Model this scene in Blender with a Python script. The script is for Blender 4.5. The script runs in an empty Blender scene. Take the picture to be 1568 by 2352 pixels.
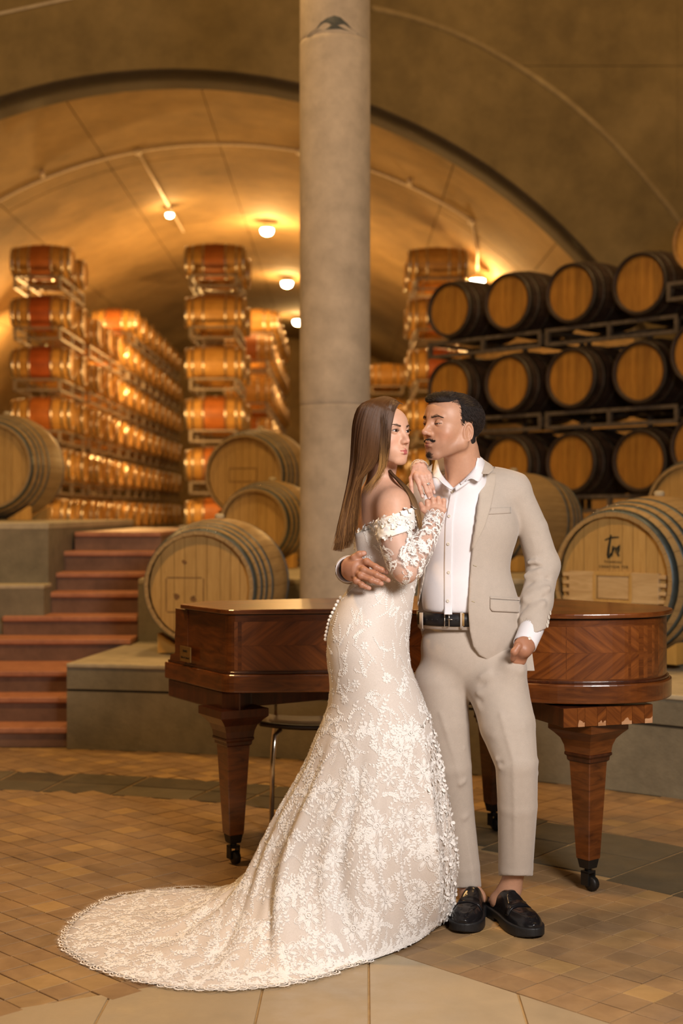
import bpy, math, random
import numpy as np
from mathutils import Vector, Matrix
from mathutils.bvhtree import BVHTree
random.seed(7); rng = np.random.default_rng(7)
PI = math.pi
# ------------------------------------------------------------------ camera
F = 3136.0; CAMZ = 1.38
scn = bpy.context.scene
col = scn.collection
cam = bpy.data.cameras.new('camera'); camo = bpy.data.objects.new('camera', cam); col.objects.link(camo)
cam.sensor_fit = 'VERTICAL'; cam.sensor_height = 36.0; cam.sensor_width = 24.0
cam.lens = F / 2352 * 36.0
camo.location = (0, 0, CAMZ); camo.rotation_euler = (PI/2, 0, 0)
cam.dof.use_dof = True; cam.dof.focus_distance = 4.45; cam.dof.aperture_fstop = 2.4
cam.clip_end = 200
scn.camera = camo
# ------------------------------------------------------------------ world, exposure
w = bpy.data.worlds.new('world'); scn.world = w; w.use_nodes = True
w.node_tree.nodes['Background'].inputs[0].default_value = (1.0, .66, .33, 1)
w.node_tree.nodes['Background'].inputs[1].default_value = .035
scn.view_settings.view_transform = 'Standard'; scn.view_settings.look = 'None'
scn.view_settings.gamma = 1; scn.view_settings.use_curve_mapping = False
scn.view_settings.exposure = 0.0
# ------------------------------------------------------------------ large lights
def area(name, loc, target, size, power, color, sy=None):
    l = bpy.data.lights.new(name, 'AREA'); l.energy = power; l.color = color; l.size = size
    if sy: l.shape = 'RECTANGLE'; l.size_y = sy
    o = bpy.data.objects.new(name, l); col.objects.link(o); o.location = loc
    o.rotation_euler = (Vector(target) - Vector(loc)).to_track_quat('-Z', 'Y').to_euler()
    return o
def point(name, loc, power, color, r=.1):
    l = bpy.data.lights.new(name, 'POINT'); l.energy = power; l.color = color; l.shadow_soft_size = r
    o = bpy.data.objects.new(name, l); col.objects.link(o); o.location = loc
    return o
area('key_softbox', (1.5, 1.3, 2.6), (.15, 4.45, 1.05), .9, 160, (1.0, .92, .87))
area('fill_softbox', (-1.6, .6, 1.9), (0, 4.6, .9), 1.6, 12, (1.0, .86, .72))
# warm ceiling lamps round the piano, then two lights added for the arch wall
area('hall_light', (-2.2, 5.2, 5.6), (-1.0, 5.4, 0), .5, 150, (1.0, .58, .22))
area('hall_light', (2.2, 7.0, 5.8), (1.2, 6.6, .5), .5, 60, (1.0, .60, .25))
area('hall_light', (-.6, 8.6, 6.2), (-1.6, 9.2, .8), .5, 75, (1.0, .60, .24))
area('hall_light', (3.5, 10.5, 8.8), (1.5, 15.8, 5.5), .6, 165, (1.0, .60, .24))  # added light without a fixture, brightens the right of the arch wall
area('hall_light', (-4.5, 10.0, 8.8), (-3.0, 15.8, 6.0), .6, 150, (1.0, .60, .24))  # its added counterpart for the left of the arch wall, also no fixture
# ------------------------------------------------------------------ helpers
def W(px, py, D):
    return Vector(((px-784)/F*D, D, CAMZ-(py-1176)/F*D))
def G(px, py):
    D = CAMZ*F/(py-1176); return Vector(((px-784)/F*D, D, 0))
def tag(o, label=None, cat=None, group=None, kind=None):
    if label: o['label'] = label
    if cat: o['category'] = cat
    if group: o['group'] = group
    if kind: o['kind'] = kind
    return o
def empty(name, loc=(0,0,0), rz=0):
    o = bpy.data.objects.new(name, None); col.objects.link(o); o.location = loc; o.rotation_euler = (0,0,rz)
    o.empty_display_size = .1
    return o
def link(name, me, mat=None, parent=None, loc=None, rot=None):
    o = bpy.data.objects.new(name, me); col.objects.link(o)
    if mat is not None and not me.materials: me.materials.append(mat)
    if parent: o.parent = parent
    if loc is not None: o.location = loc
    if rot is not None: o.rotation_euler = rot
    return o
def npmesh(name, V, Fc, smooth=True):
    """Fc: array (n,k) of equal-size faces or list of lists."""
    me = bpy.data.meshes.new(name)
    V = np.asarray(V, dtype=np.float32)
    if isinstance(Fc, np.ndarray):
        k = Fc.shape[1]; n = Fc.shape[0]; flat = Fc.ravel().astype(np.int32); starts = np.arange(n, dtype=np.int32)*k
    else:
        n = len(Fc); flat = np.array([i for f in Fc for i in f], dtype=np.int32)
        starts = np.cumsum([0]+[len(f) for f in Fc[:-1]]).astype(np.int32)
    me.vertices.add(len(V)); me.vertices.foreach_set('co', V.ravel())
    me.loops.add(len(flat)); me.loops.foreach_set('vertex_index', flat)
    me.polygons.add(n); me.polygons.foreach_set('loop_start', starts)
    me.update(calc_edges=True); me.validate()
    me.polygons.foreach_set('use_smooth', np.full(len(me.polygons), smooth)); me.update()
    return me
def setcol(me, C, name='Col'):
    a = me.color_attributes.new(name, 'FLOAT_COLOR', 'POINT')
    C = np.asarray(C, dtype=np.float32)
    if C.shape[1] == 3: C = np.hstack([C, np.ones((len(C),1), np.float32)])
    a.data.foreach_set('color', C.ravel())
def cat(pts,n=8):
    out=[]; P=[Vector(p) for p in pts]
    for i in range(len(P)-1):
        p0=P[max(i-1,0)];p1=P[i];p2=P[i+1];p3=P[min(i+2,len(P)-1)]
        for k in range(n):
            t=k/n; out.append(.5*((2*p1)+(-p0+p2)*t+(2*p0-5*p1+4*p2-p3)*t*t+(-p0+3*p1-3*p2+p3)*t**3))
    out.append(P[-1]); return out
class MB:
    def __init__(s): s.v = []; s.f = []
    def add(s, vs, fs):
        b = len(s.v); s.v += [tuple(v) for v in vs]; s.f += [tuple(i+b for i in f) for f in fs]; return s
    def box(s, c, d, M=None, bev=0):
        x,y,z = (q/2 for q in d)
        if bev:
            b = bev; vs = []
            for sz in (-1,1):
                for (ex,ey,ez) in ((b,b,0),(0,0,b)) if sz<0 else ((0,0,b),(b,b,0)):
                    for sx,sy in ((-1,-1),(1,-1),(1,1),(-1,1)):
                        vs.append(Vector((sx*(x-ex), sy*(y-ey), sz*(z-ez))))
            # ring order bottom-in, bottom-out, top-out, top-in
            fs = [(3,2,1,0),(12,13,14,15)]
            for r in range(3):
                for i in range(4): fs.append((r*4+i, r*4+(i+1)%4, r*4+4+(i+1)%4, r*4+4+i))
        else:
            vs = [Vector((sx*x,sy*y,sz*z)) for sz in (-1,1) for sx,sy in ((-1,-1),(1,-1),(1,1),(-1,1))]
            fs = [(3,2,1,0),(4,5,6,7)]+[(i,(i+1)%4,4+(i+1)%4,4+i) for i in range(4)]
        if M is not None: vs = [M @ v for v in vs]
        return s.add([v+Vector(c) for v in vs], fs)
    def bar(s, a, b, wd, ht=None):
        a,b = Vector(a),Vector(b); d=b-a; M = d.to_track_quat('X','Z').to_matrix()
        return s.box((a+b)/2, (d.length, wd, ht or wd), M)
    def prism(s, pts, z0, z1):
        n=len(pts); vs=[(p[0],p[1],z0) for p in pts]+[(p[0],p[1],z1) for p in pts]
        ar = sum(pts[i][0]*pts[(i+1)%n][1]-pts[(i+1)%n][0]*pts[i][1] for i in range(n))
        fs=[tuple(range(n))[::-1], tuple(range(n,2*n))]+[(i,(i+1)%n,n+(i+1)%n,n+i) for i in range(n)]
        if ar<0: fs=[f[::-1] for f in fs]
        return s.add(vs,fs)
    def tube(s, pts, r, n=8, cap=True):
        pts=[Vector(p) for p in pts]; R = r if isinstance(r,(list,tuple)) else [r]*len(pts)
        up=None; rings=[]
        for i,p in enumerate(pts):
            t=(pts[min(i+1,len(pts)-1)]-pts[max(i-1,0)]).normalized()
            if up is None: up = t.orthogonal().normalized()
            up=(up-t*up.dot(t)); up = up.normalized() if up.length>1e-6 else t.orthogonal().normalized()
            sd=t.cross(up)
            rings.append([p+(up*math.cos(2*PI*k/n)+sd*math.sin(2*PI*k/n))*R[i] for k in range(n)])
        vs=[v for r_ in rings for v in r_]; fs=[]
        for i in range(len(pts)-1):
            for k in range(n): fs.append((i*n+k,i*n+(k+1)%n,(i+1)*n+(k+1)%n,(i+1)*n+k))
        if cap: fs.append(tuple(range(n))[::-1]); fs.append(tuple((len(pts)-1)*n+k for k in range(n)))
        return s.add(vs,fs)
    def lathe(s, prof, n=24, M=None, caps=True):
        """prof: [(r, z)] around z"""
        vs=[];fs=[]
        for r,z in prof:
            for k in range(n):
                v=Vector((r*math.cos(2*PI*k/n), r*math.sin(2*PI*k/n), z)); vs.append(M@v if M is not None else v)
        for i in range(len(prof)-1):
            for k in range(n): fs.append((i*n+k,i*n+(k+1)%n,(i+1)*n+(k+1)%n,(i+1)*n+k))
        if caps: fs.append(tuple(range(n))[::-1]); fs.append(tuple((len(prof)-1)*n+k for k in range(n)))
        return s.add(vs,fs)
    def mesh(s, name, smooth=False): return npmesh(name, s.v, s.f, smooth)
    def build(s, name, mat, parent=None, smooth=False, loc=None, rot=None):
        return link(name, s.mesh(name, smooth), mat, parent, loc, rot)
def bevel(o, wd=.004, seg=2):
    m = o.modifiers.new('bevel','BEVEL'); m.width=wd; m.segments=seg; m.limit_method='ANGLE'; m.angle_limit=math.radians(40); return o
# ------------------------------------------------------------------ materials
def newmat(name):
    m = bpy.data.materials.new(name); m.use_nodes=True; nt=m.node_tree; return m, nt, nt.nodes['Principled BSDF']
def N(nt, typ, **kw):
    n = nt.nodes.new(typ)
    for k,v in kw.items():
        if k.startswith('i_'):
            key=k[2:]; n.inputs[int(key) if key.isdigit() else key.replace('_',' ')].default_value=v
        else: setattr(n,k,v)
    return n
def ramp(nt, fac, stops):
    r = nt.nodes.new('ShaderNodeValToRGB'); nt.links.new(fac, r.inputs[0])
    e = r.color_ramp.elements
    while len(e) < len(stops): e.new(.5)
    for i,(p,c) in enumerate(stops): e[i].position=p; e[i].color=(*c,1) if len(c)==3 else c
    return r.outputs[0]
def coords(nt, scale=(1,1,1), rot=(0,0,0), kind='Object'):
    tc=nt.nodes.new('ShaderNodeTexCoord'); mp=nt.nodes.new('ShaderNodeMapping')
    nt.links.new(tc.outputs[kind], mp.inputs[0]); mp.inputs['Scale'].default_value=scale; mp.inputs['Rotation'].default_value=rot
    return mp.outputs[0]
def noise(nt, vec, scale, detail=4, rough=.55, dist=0):
    n=nt.nodes.new('ShaderNodeTexNoise'); nt.links.new(vec,n.inputs['Vector']); n.inputs['Scale'].default_value=scale
    n.inputs['Detail'].default_value=detail; n.inputs['Roughness'].default_value=rough; n.inputs['Distortion'].default_value=dist
    return n.outputs['Fac']
def mix(nt, fac, a, b, mode='MIX'):
    m=nt.nodes.new('ShaderNodeMix'); m.data_type='RGBA'; m.blend_type=mode
    for sock,val in ((m.inputs[0],fac),(m.inputs[6],a),(m.inputs[7],b)):
        if hasattr(val,'is_linked') or hasattr(val,'links'): nt.links.new(val,sock)
        elif isinstance(val,(int,float)): sock.default_value=val
        else: sock.default_value=(*val,1) if len(val)==3 else val
    return m.outputs[2]
def bump(nt, b, h, strength=.3, dist=.01):
    n=nt.nodes.new('ShaderNodeBump'); n.inputs['Strength'].default_value=strength; n.inputs['Distance'].default_value=dist
    nt.links.new(h,n.inputs['Height']); nt.links.new(n.outputs[0], b.inputs['Normal']); return n
def attr(nt, name='Col'):
    a=nt.nodes.new('ShaderNodeAttribute'); a.attribute_name=name; return a.outputs['Color']
def orand(nt):
    return nt.nodes.new('ShaderNodeObjectInfo').outputs['Random']
def concrete(name, c0, c1, c2, scale=1.0, rough=.85, b=.35, board=0):
    m,nt,p = newmat(name); v=coords(nt)
    n1=noise(nt,v,.9*scale,6,.6,.3); n2=noise(nt,v,5*scale,8,.65)
    c = ramp(nt,n1,[(.3,c0),(.5,c1),(.72,c2)])
    c = mix(nt,.35,c,ramp(nt,n2,[(.3,tuple(q*.55 for q in c1)),(.7,tuple(min(1,q*1.5) for q in c1))]),'MIX')
    nt.links.new(c,p.inputs['Base Color']); p.inputs['Roughness'].default_value=rough
    bump(nt,p,noise(nt,v,22*scale,6,.7),b,.02)
    return m
def plain(name, c, rough=.5, metal=0, noise_amt=.12, nscale=30, bumpy=0):
    m,nt,p = newmat(name); v=coords(nt); n=noise(nt,v,nscale,4)
    lo=tuple(q*(1-noise_amt) for q in c); hi=tuple(min(1,q*(1+noise_amt)) for q in c)
    nt.links.new(ramp(nt,n,[(.35,lo),(.65,hi)]),p.inputs['Base Color'])
    p.inputs['Roughness'].default_value=rough; p.inputs['Metallic'].default_value=metal
    if bumpy: bump(nt,p,noise(nt,v,nscale*4,3),bumpy,.003)
    return m
def woodmat(name, dark, light, scale=(1,14,14), rough=.45, rand=.25, coat=0, gs=2.0, useattr=False):
    m,nt,p = newmat(name); v=coords(nt,scale)
    n=noise(nt,v,gs,6,.6,.8); c=ramp(nt,n,[(.28,dark),(.72,light)])
    if useattr: c = mix(nt,1.0,c,attr(nt),'MULTIPLY')
    if rand:
        r=ramp(nt,orand(nt),[(0,(1-rand,)*3),(1,(1,)*3)]); c=mix(nt,1.0,c,r,'MULTIPLY')
    nt.links.new(c,p.inputs['Base Color']); p.inputs['Roughness'].default_value=rough
    p.inputs['Coat Weight'].default_value=coat; p.inputs['Coat Roughness'].default_value=.12
    bump(nt,p,n,.12,.004)
    return m
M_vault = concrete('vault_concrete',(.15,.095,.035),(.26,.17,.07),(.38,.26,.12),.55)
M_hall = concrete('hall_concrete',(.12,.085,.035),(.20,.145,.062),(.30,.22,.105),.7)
M_soffit = concrete('soffit_shade_concrete',(.035,.024,.012),(.055,.038,.02),(.08,.055,.03),.7)  # arch underside's shade put into its colour; same dark tone backs joints and groove
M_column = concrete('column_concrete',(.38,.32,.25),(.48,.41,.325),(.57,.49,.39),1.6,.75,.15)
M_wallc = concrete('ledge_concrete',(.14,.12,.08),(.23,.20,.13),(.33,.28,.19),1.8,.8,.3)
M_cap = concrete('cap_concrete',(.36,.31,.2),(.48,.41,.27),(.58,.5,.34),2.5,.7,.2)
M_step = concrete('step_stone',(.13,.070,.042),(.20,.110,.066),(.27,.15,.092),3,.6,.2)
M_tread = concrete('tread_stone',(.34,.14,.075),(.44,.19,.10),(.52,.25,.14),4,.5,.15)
M_barrel = woodmat('barrel_oak',(.46,.23,.05),(.66,.36,.09),(1,1,1),.5,.25,0,6,True)
M_head = woodmat('barrel_head_oak',(.62,.33,.07),(.80,.46,.11),(2,9,1),.5,.2,0,3)
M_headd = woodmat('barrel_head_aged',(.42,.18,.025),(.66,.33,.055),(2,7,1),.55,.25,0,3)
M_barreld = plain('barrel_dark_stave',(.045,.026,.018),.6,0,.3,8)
M_hoop = plain('galvanised_hoop',(.55,.50,.43),.3,1,.15,20)
M_hoopd = plain('dull_hoop',(.10,.085,.07),.5,.6,.2,20)
M_tonn = woodmat('cask_oak',(.34,.22,.09),(.48,.33,.145),(1,10,10),.5,.1,0,3,False)
M_tonnh = woodmat('cask_head_oak',(.50,.30,.09),(.64,.41,.14),(2,14,2),.5,.12,0,3,False)
M_tonnhoop = plain('blue_grey_hoop',(.09,.12,.13),.45,.5,.15,30)
M_rack = plain('rack_steel',(.24,.19,.15),.55,.3,.15,20)
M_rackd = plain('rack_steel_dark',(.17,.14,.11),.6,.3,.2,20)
M_mah = woodmat('mahogany',(.050,.012,.003),(.21,.060,.011),(3,3,16),.28,0,.5,2.2)
M_mahd = woodmat('mahogany_dark',(.028,.007,.003),(.085,.022,.007),(14,14,2),.3,0,.4,2.2)
M_brass = plain('brass',(.42,.27,.09),.4,.8)
M_black = plain('black_iron',(.02,.018,.016),.45,.5)
M_chrome = plain('chrome',(.75,.7,.62),.15,1,.02)
M_pipe = plain('white_conduit',(.72,.62,.5),.5)
M_rawwood = woodmat('bare_veneer',(.35,.15,.05),(.6,.33,.17),(2,2,20),.6,0,0,2)
# ------------------------------------------------------------------ structure: vault, arch wall
VX, VZ, VR = -1.94, .03, 6.45
AD = 15.8
VR2 = 7.2
def arcpt(ang, r, y): return (VX+r*math.sin(ang), y, VZ+r*math.cos(ang))
# formwork panels of the vault: each ring-and-strip panel its own piece
vault = tag(empty('ceiling_vault',(0,0,0)), kind='structure')
edges_y = [AD+.62, 17.6, 22.4, 27.2, 32, 38, 46]
angs = np.radians(np.linspace(-88, 88, 13))
back = MB()
for yi in range(len(edges_y)-1):
    for ai in range(12):
        a0,a1 = angs[ai],angs[ai+1]; y0,y1=edges_y[yi],edges_y[yi+1]
        g=.005; off=random.uniform(-.006,.006)
        m=MB(); n=9; vs=[];fs=[]
        for j in range(n+1):
            a=a0+g/VR*1.2+(a1-a0-2.4*g/VR)*j/n
            for (y,r) in ((y0+g,VR2+off),(y1-g,VR2+off),(y0+g,VR2+.3),(y1-g,VR2+.3)): vs.append(arcpt(a,r,y))
        for j in range(n):
            b=j*4; fs += [(b,b+4,b+5,b+1),(b+2,b+3,b+7,b+6),(b,b+2,b+6,b+4),(b+1,b+5,b+7,b+3)]
        fs += [(0,1,3,2),(n*4,n*4+2,n*4+3,n*4+1)]
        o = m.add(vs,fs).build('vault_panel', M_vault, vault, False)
bk=MB(); vs=[];fs=[]
for j in range(49):
    a=math.radians(-92+184*j/48); vs += [arcpt(a,VR2+.05,AD+.5),arcpt(a,VR2+.05,46.3)]
for j in range(48): b=j*2; fs.append((b,b+2,b+3,b+1))
bk.add(vs,fs).build('joint_backing', M_soffit, vault, True)
# end wall
e=MB().box((VX,46.4,3),(16,.2,10)).build('wall_back', M_vault); tag(e,kind='structure')
# arch wall (front face) with opening
def archwall():
    m=MB(); n=64; r0=VR+.02; vs=[];fs=[]
    for j in range(n+1):
        a=math.radians(-100+200*j/n)
        xi,zi=VX+r0*math.sin(a), VZ+r0*math.cos(a)
        # outer boundary: rectangle
        k = 1e9
        sx,sz=math.sin(a),math.cos(a)
        if abs(sx)>1e-6: k=min(k,(13.0)/abs(sx))
        if sz>1e-6: k=min(k,(11.5)/sz)
        elif sz<-1e-6: k=min(k,(5.0)/-sz)
        xo,zo=VX+k*sx, VZ+k*sz
        vs += [(xi,AD,zi),(xo,AD,zo),(xi,AD+.62,zi),(xo,AD+.62,zo)]
    for j in range(n):
        b=j*4; fs += [(b,b+1,b+5,b+4),(b+2,b+6,b+7,b+3)]
        
    return m.add(vs,fs)
tag(archwall().build('wall_arch', M_hall, None, True),kind='structure')
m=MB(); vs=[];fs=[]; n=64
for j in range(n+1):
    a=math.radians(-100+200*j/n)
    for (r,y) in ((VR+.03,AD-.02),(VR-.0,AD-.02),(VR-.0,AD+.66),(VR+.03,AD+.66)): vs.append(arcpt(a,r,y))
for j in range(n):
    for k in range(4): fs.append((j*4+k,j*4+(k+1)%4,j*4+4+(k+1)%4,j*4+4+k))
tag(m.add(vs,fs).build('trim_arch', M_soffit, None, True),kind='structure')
# outer relief arc on the wall and pour joints
m=MB(); pts=[]
for px,py in ((852,18),(960,45),(1080,92),(1200,160),(1300,230),(1400,320),(1490,420),(1568,520),(1640,640)):
    p=W(px,py,AD-.0); pts.append(p)
tag(m.tube([p+Vector((0,.02,0)) for p in cat(pts,6)],.045,8).build('trim_relief', concrete('relief_concrete',(.20,.15,.07),(.28,.21,.11),(.36,.28,.15),1.5), None, True),kind='structure')
tag(MB().bar(W(1200,150,AD),W(1700,150,AD),.02,.012).build('trim_joint', M_hall),kind='structure')
tag(MB().bar(W(1555,-20,AD),W(1555,430,AD),.02,.012).build('trim_joint', M_hall),kind='structure')
tag(MB().bar(W(-60,45,AD),W(170,-5,AD),.03,.03).build('trim_joint', M_column),kind='structure')
# hall dome over the arena (unseen above the frame but closes the room)
tag(MB().box((0,5,9.6),(26,24,.2)).build('ceiling', M_hall),kind='structure')
tag(MB().box((-12.9,5,4.5),(.2,24,11)).build('wall_left', M_hall),kind='structure')
tag(MB().box((12.9,5,4.5),(.2,24,11)).build('wall_right', M_hall),kind='structure')
tag(MB().box((0,-6.9,4.5),(26,.2,11)).build('wall_rear', M_hall),kind='structure')
# cellar floor and terraces
tag(MB().box((-1.9,30.0,.83),(15,33,.2)).build('floor_cellar', M_wallc),kind='structure')
CX,CY,CR = -2.6,1.2,6.83
# ------------------------------------------------------------------ stairs
Dst=[8.02,8.24,8.47,9.03,9.32,9.60,9.88,10.16,10.45]; Zst=[.117,.265,.396,.541,.67,.814,.942,1.088,1.227]
XL=[-4.2,-4.2,-4.2,-4.2,-2.31,-2.31,-2.08,-2.07,-2.04]; XR=[-1.6,-1.6,-1.6,-1.39,-1.39,-1.39,-1.38,-1.38,-1.38]
st=tag(empty('stairs',(-2.6,8.0,0)),kind='structure')
for i in range(9):
    back_y = Dst[i+1]+.03 if i<8 else 13.4
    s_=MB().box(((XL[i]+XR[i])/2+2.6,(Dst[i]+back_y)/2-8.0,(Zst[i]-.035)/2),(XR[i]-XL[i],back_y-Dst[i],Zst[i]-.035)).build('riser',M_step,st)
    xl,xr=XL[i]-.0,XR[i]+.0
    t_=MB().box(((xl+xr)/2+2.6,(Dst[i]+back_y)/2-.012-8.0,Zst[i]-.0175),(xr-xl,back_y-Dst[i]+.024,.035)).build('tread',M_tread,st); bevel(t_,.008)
# left blocks beside the stairs
def block(name, pts, z0, z1, cap=.05, mat=M_wallc, capmat=M_cap, parent=None):
    e_=tag(empty(name,(pts[0][0],pts[0][1],z0)),kind='structure')
    q=[(p[0]-pts[0][0],p[1]-pts[0][1]) for p in pts]
    MB().prism(q,0,z1-z0-cap).build('wall_body',mat,e_)
    c=MB().prism(q,z1-z0-cap,z1-z0).build('cap_stone',capmat,e_); bevel(c,.008)
    return e_
block('wall_stair_left',[(-5.5,9.6),(-2.40-.0,9.6),(-2.06,9.6),(-2.06,10.5),(-2.04,13.4),(-5.5,13.4)],.30,1.306)
block('wall_step_low',[(-2.31-.4,9.36),(-2.31+.27,9.36),(-2.31+.27,9.62),(-2.31-.4,9.62)],.3,.88,.03)
# arena retaining wall: curved ledge
def arc_band(r0,r1,a0,a1,n,z0,z1):
    m=MB(); vs=[];fs=[]
    for j in range(n+1):
        a=a0+(a1-a0)*j/n; sx,cx=math.sin(a),math.cos(a)
        for r,z in ((r0,z0),(r0,z1),(r1,z1),(r1,z0)): vs.append((CX+r*sx,CY+r*cx,z))
    for j in range(n):
        b=j*4
        for k in range(4): fs.append((b+k,b+4+k,b+4+(k+1)%4,b+(k+1)%4))
    fs += [(0,1,2,3),(n*4+3,n*4+2,n*4+1,n*4)]
    return m.add(vs,fs)
aL=math.asin((-1.6-CX)/CR); aR=math.radians(75)
lw=tag(empty('wall_ledge'),kind='structure')
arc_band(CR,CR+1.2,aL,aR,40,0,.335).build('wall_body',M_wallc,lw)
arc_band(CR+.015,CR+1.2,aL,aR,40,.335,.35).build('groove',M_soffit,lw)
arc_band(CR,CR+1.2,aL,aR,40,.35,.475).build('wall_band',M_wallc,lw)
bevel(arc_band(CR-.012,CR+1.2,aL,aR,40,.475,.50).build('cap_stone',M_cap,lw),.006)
tag(MB().prism([(-1.385,8.5),(-1.0,8.2),(.5,8.0),(2.0,7.2),(6,6.0),(8,9.3),(-1.385,9.3)],.2,.497).build('floor_ledge',M_wallc),kind='structure')
block('wall_terrace',[(-1.385,9.3),(8,9.3),(8,AD-.1),(-1.385,AD-.1)],.3,.925,.04)
block('wall_terrace_upper',[(-1.43,12.0),(-.30,12.0),(-.30,13.5),(-1.43,13.5)],.9,1.26,.04)
tag(MB().box((-3.6,14.6,1.05),(4.4,2.4,.30)).build('floor_terrace',M_wallc),kind='structure')
# ------------------------------------------------------------------ column
cD=8.75; cx_=(769-784)/F*cD; cr=.5*161/F*cD
cl=tag(empty('column',(cx_,cD,0)),kind='structure')
def cyl(z0,z1,r,name):
    return MB().lathe([(r-.0015,z0),(r,z0+.004),(r,z0+.03)]+[(r,z0+.03+(z1-z0-.06)*q/8) for q in range(1,8)]+[(r,z1-.03),(r,z1-.004),(r-.0015,z1)],72).build(name,M_column,cl,True)
zj=CAMZ-(932-1176)/F*cD; zt=CAMZ-(103-1176)/F*cD
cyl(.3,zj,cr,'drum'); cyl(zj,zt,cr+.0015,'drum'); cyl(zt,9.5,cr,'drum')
# chipped patch near the top joint
pp=[]
zc=CAMZ-(103-1176)/F*cD
prof=[(706,103),(715,96),(728,90),(738,78),(752,70),(768,65),(782,69),(795,80),(805,90),(824,101),(800,98),(780,95),(755,96),(730,95),(715,104)]
vs=[]
for (x,y) in prof:
    dx=(x-769)/F*cD; dz=CAMZ-(y-1176)/F*cD; an=math.asin(max(-.99,min(.99,dx/cr))); vs.append((( cr+.003)*math.sin(an),-(cr+.003)*math.cos(an),dz))
cv=Vector((0,-(cr+.006),CAMZ-(84-1176)/F*cD)); m=MB(); m.add([cv]+vs,[(0,i+1,(i+1)%len(vs)+1) for i in range(len(vs))])
m.build('chipped_patch',concrete('chip',(.05,.055,.05),(.10,.11,.10),(.2,.2,.18),6),cl)
# ------------------------------------------------------------------ floor
FU=Vector((.700,-.714,0)); FV=Vector((.714,.700,0))
flo=tag(empty('floor'),kind='structure')
tag(MB().box((0,3.2,-.03),(14,22,.05)).build('grout_bed',concrete('grout',(.32,.20,.085),(.40,.26,.11),(.47,.31,.14),3)),kind='structure').parent=flo
def tilemat(name, stops, sat=1.0, rough=.55, b=.15):
    m,nt,p=newmat(name); v=coords(nt,kind='Object'); geo=nt.nodes.new('ShaderNodeNewGeometry')
    r=ramp(nt,attr(nt,'Tone') if name.endswith('_j') else orand(nt),stops)
    n=noise(nt,geo.outputs['Position'],6,6,.6,.6)
    c=mix(nt,.55,r,ramp(nt,n,[(.3,(.17,.10,.045)),(.7,(.40,.25,.11))]),'MIX')
    nt.links.new(c,p.inputs['Base Color']); p.inputs['Roughness'].default_value=rough
    nt.links.new(ramp(nt,noise(nt,geo.outputs['Position'],9,4),[(.3,(rough-.12,)*3),(.7,(rough+.2,)*3)]),p.inputs['Roughness'])
    bump(nt,p,noise(nt,geo.outputs['Position'],14,5,.6),b,.01)
    return m
TS=[(0,(.19,.12,.065)),(.25,(.28,.17,.085)),(.5,(.34,.20,.09)),(.75,(.25,.165,.10)),(.92,(.44,.27,.10)),(1,(.54,.33,.11))]
M_tile=tilemat('floor_tile',TS); M_tilej=tilemat('floor_tile_j',TS)
M_slate=tilemat('slate_slab',[(0,(.030,.032,.024)),(.5,(.055,.055,.038)),(1,(.11,.10,.065))]) 
def slatefix(m):
    nt=m.node_tree
    for n in nt.nodes:
        if n.type=='MIX': n.inputs[0].default_value=.18
slatefix(M_slate)
M_slab=tilemat('centre_slab',[(0,(.35,.27,.165)),(1,(.44,.35,.22))],rough=.42)
slatefix(M_slab)
TSZ=.108
def radii(a):  # slate ring radius limits as a function of bearing from ring centre
    t=max(0,min(1,(math.degrees(a)-22)/28))
    return 5.66-.45*t, 6.13-.22*t
def region(x,y):
    if y<4.31-max(0,(x-.12))*1.03 and y<4.31-max(0,(.12-x))*.5 and y<4.4: return 'slab'
    dx,dy=x-CX,y-CY; r=math.hypot(dx,dy); a=math.atan2(dx,dy)
    r0,r1=radii(a)
    if r0<r<r1: return 'slate'
    if r>CR-.0: return 'out'
    return 'tile'
tmesh=MB().box((0,0,0),(TSZ-.0035,TSZ-.0035,.012),None,.0015).mesh('floor_tile'); tmesh.materials.append(M_tile)
ang=math.atan2(FU.y,FU.x)
cand=[]
for i in range(-90,90):
    for j in range(-90,90):
        p=FU*(i*TSZ)+FV*(j*TSZ)+Vector((.12,4.31,0)) + (FU+FV)*TSZ*.5
        if p.y<2.0 or p.y>8.6 or abs(p.x)>4.5: continue
        if region(p.x,p.y)!='tile' : continue
        px=784+p.x/p.y*F; py=1176+CAMZ/p.y*F
        vis = -60<px<1628 and py<2420
        cand.append((0 if vis else 1,p.y,p))
cand.sort(key=lambda c:(c[0],c[1]))
for k,(v_,d,p) in enumerate(cand[:300]):
    o=link('floor_tile',tmesh,None,flo,(p.x,p.y,-.006+random.uniform(-.0012,.0006)),(random.uniform(-.006,.006),random.uniform(-.006,.006),ang))
m=MB(); tones=[]
Mr=Matrix.Rotation(ang,3,'Z')
for (v_,d,p) in cand[300:]:
    n0=len(m.v); m.box((p.x,p.y,-.006+random.uniform(-.001,.0005)),(TSZ-.0035,TSZ-.0035,.012),Mr); t=random.random()
    tones += [(t,t,t)]*(len(m.v)-n0)
me=m.mesh('floor_tiles'); setcol(me,tones,'Tone'); o=link('far_tile',me,M_tilej,flo); tag(o,kind='stuff')
# slate ring slabs
a=math.radians(-20)
while a<math.radians(72):
    da=random.uniform(.045,.075); r0,r1=radii(a+da/2); nrad=2
    for q in range(nrad):
        ra=r0+(r1-r0)*q/nrad; rb=r0+(r1-r0)*(q+1)/nrad; sh=random.uniform(-.015,.015); rb+= sh if q==0 else 0
        g=.0012; pts=[]
        for rr,aa in ((ra+.004,a+g),(ra+.004,a+da-g),(rb-.004,a+da-g),(rb-.004,a+g)): pts.append((CX+rr*math.sin(aa),CY+rr*math.cos(aa)))
        MB().prism(pts,-.012,random.uniform(-.0008,.0006)).build('slate_slab',M_slate,flo)
    a+=da
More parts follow.
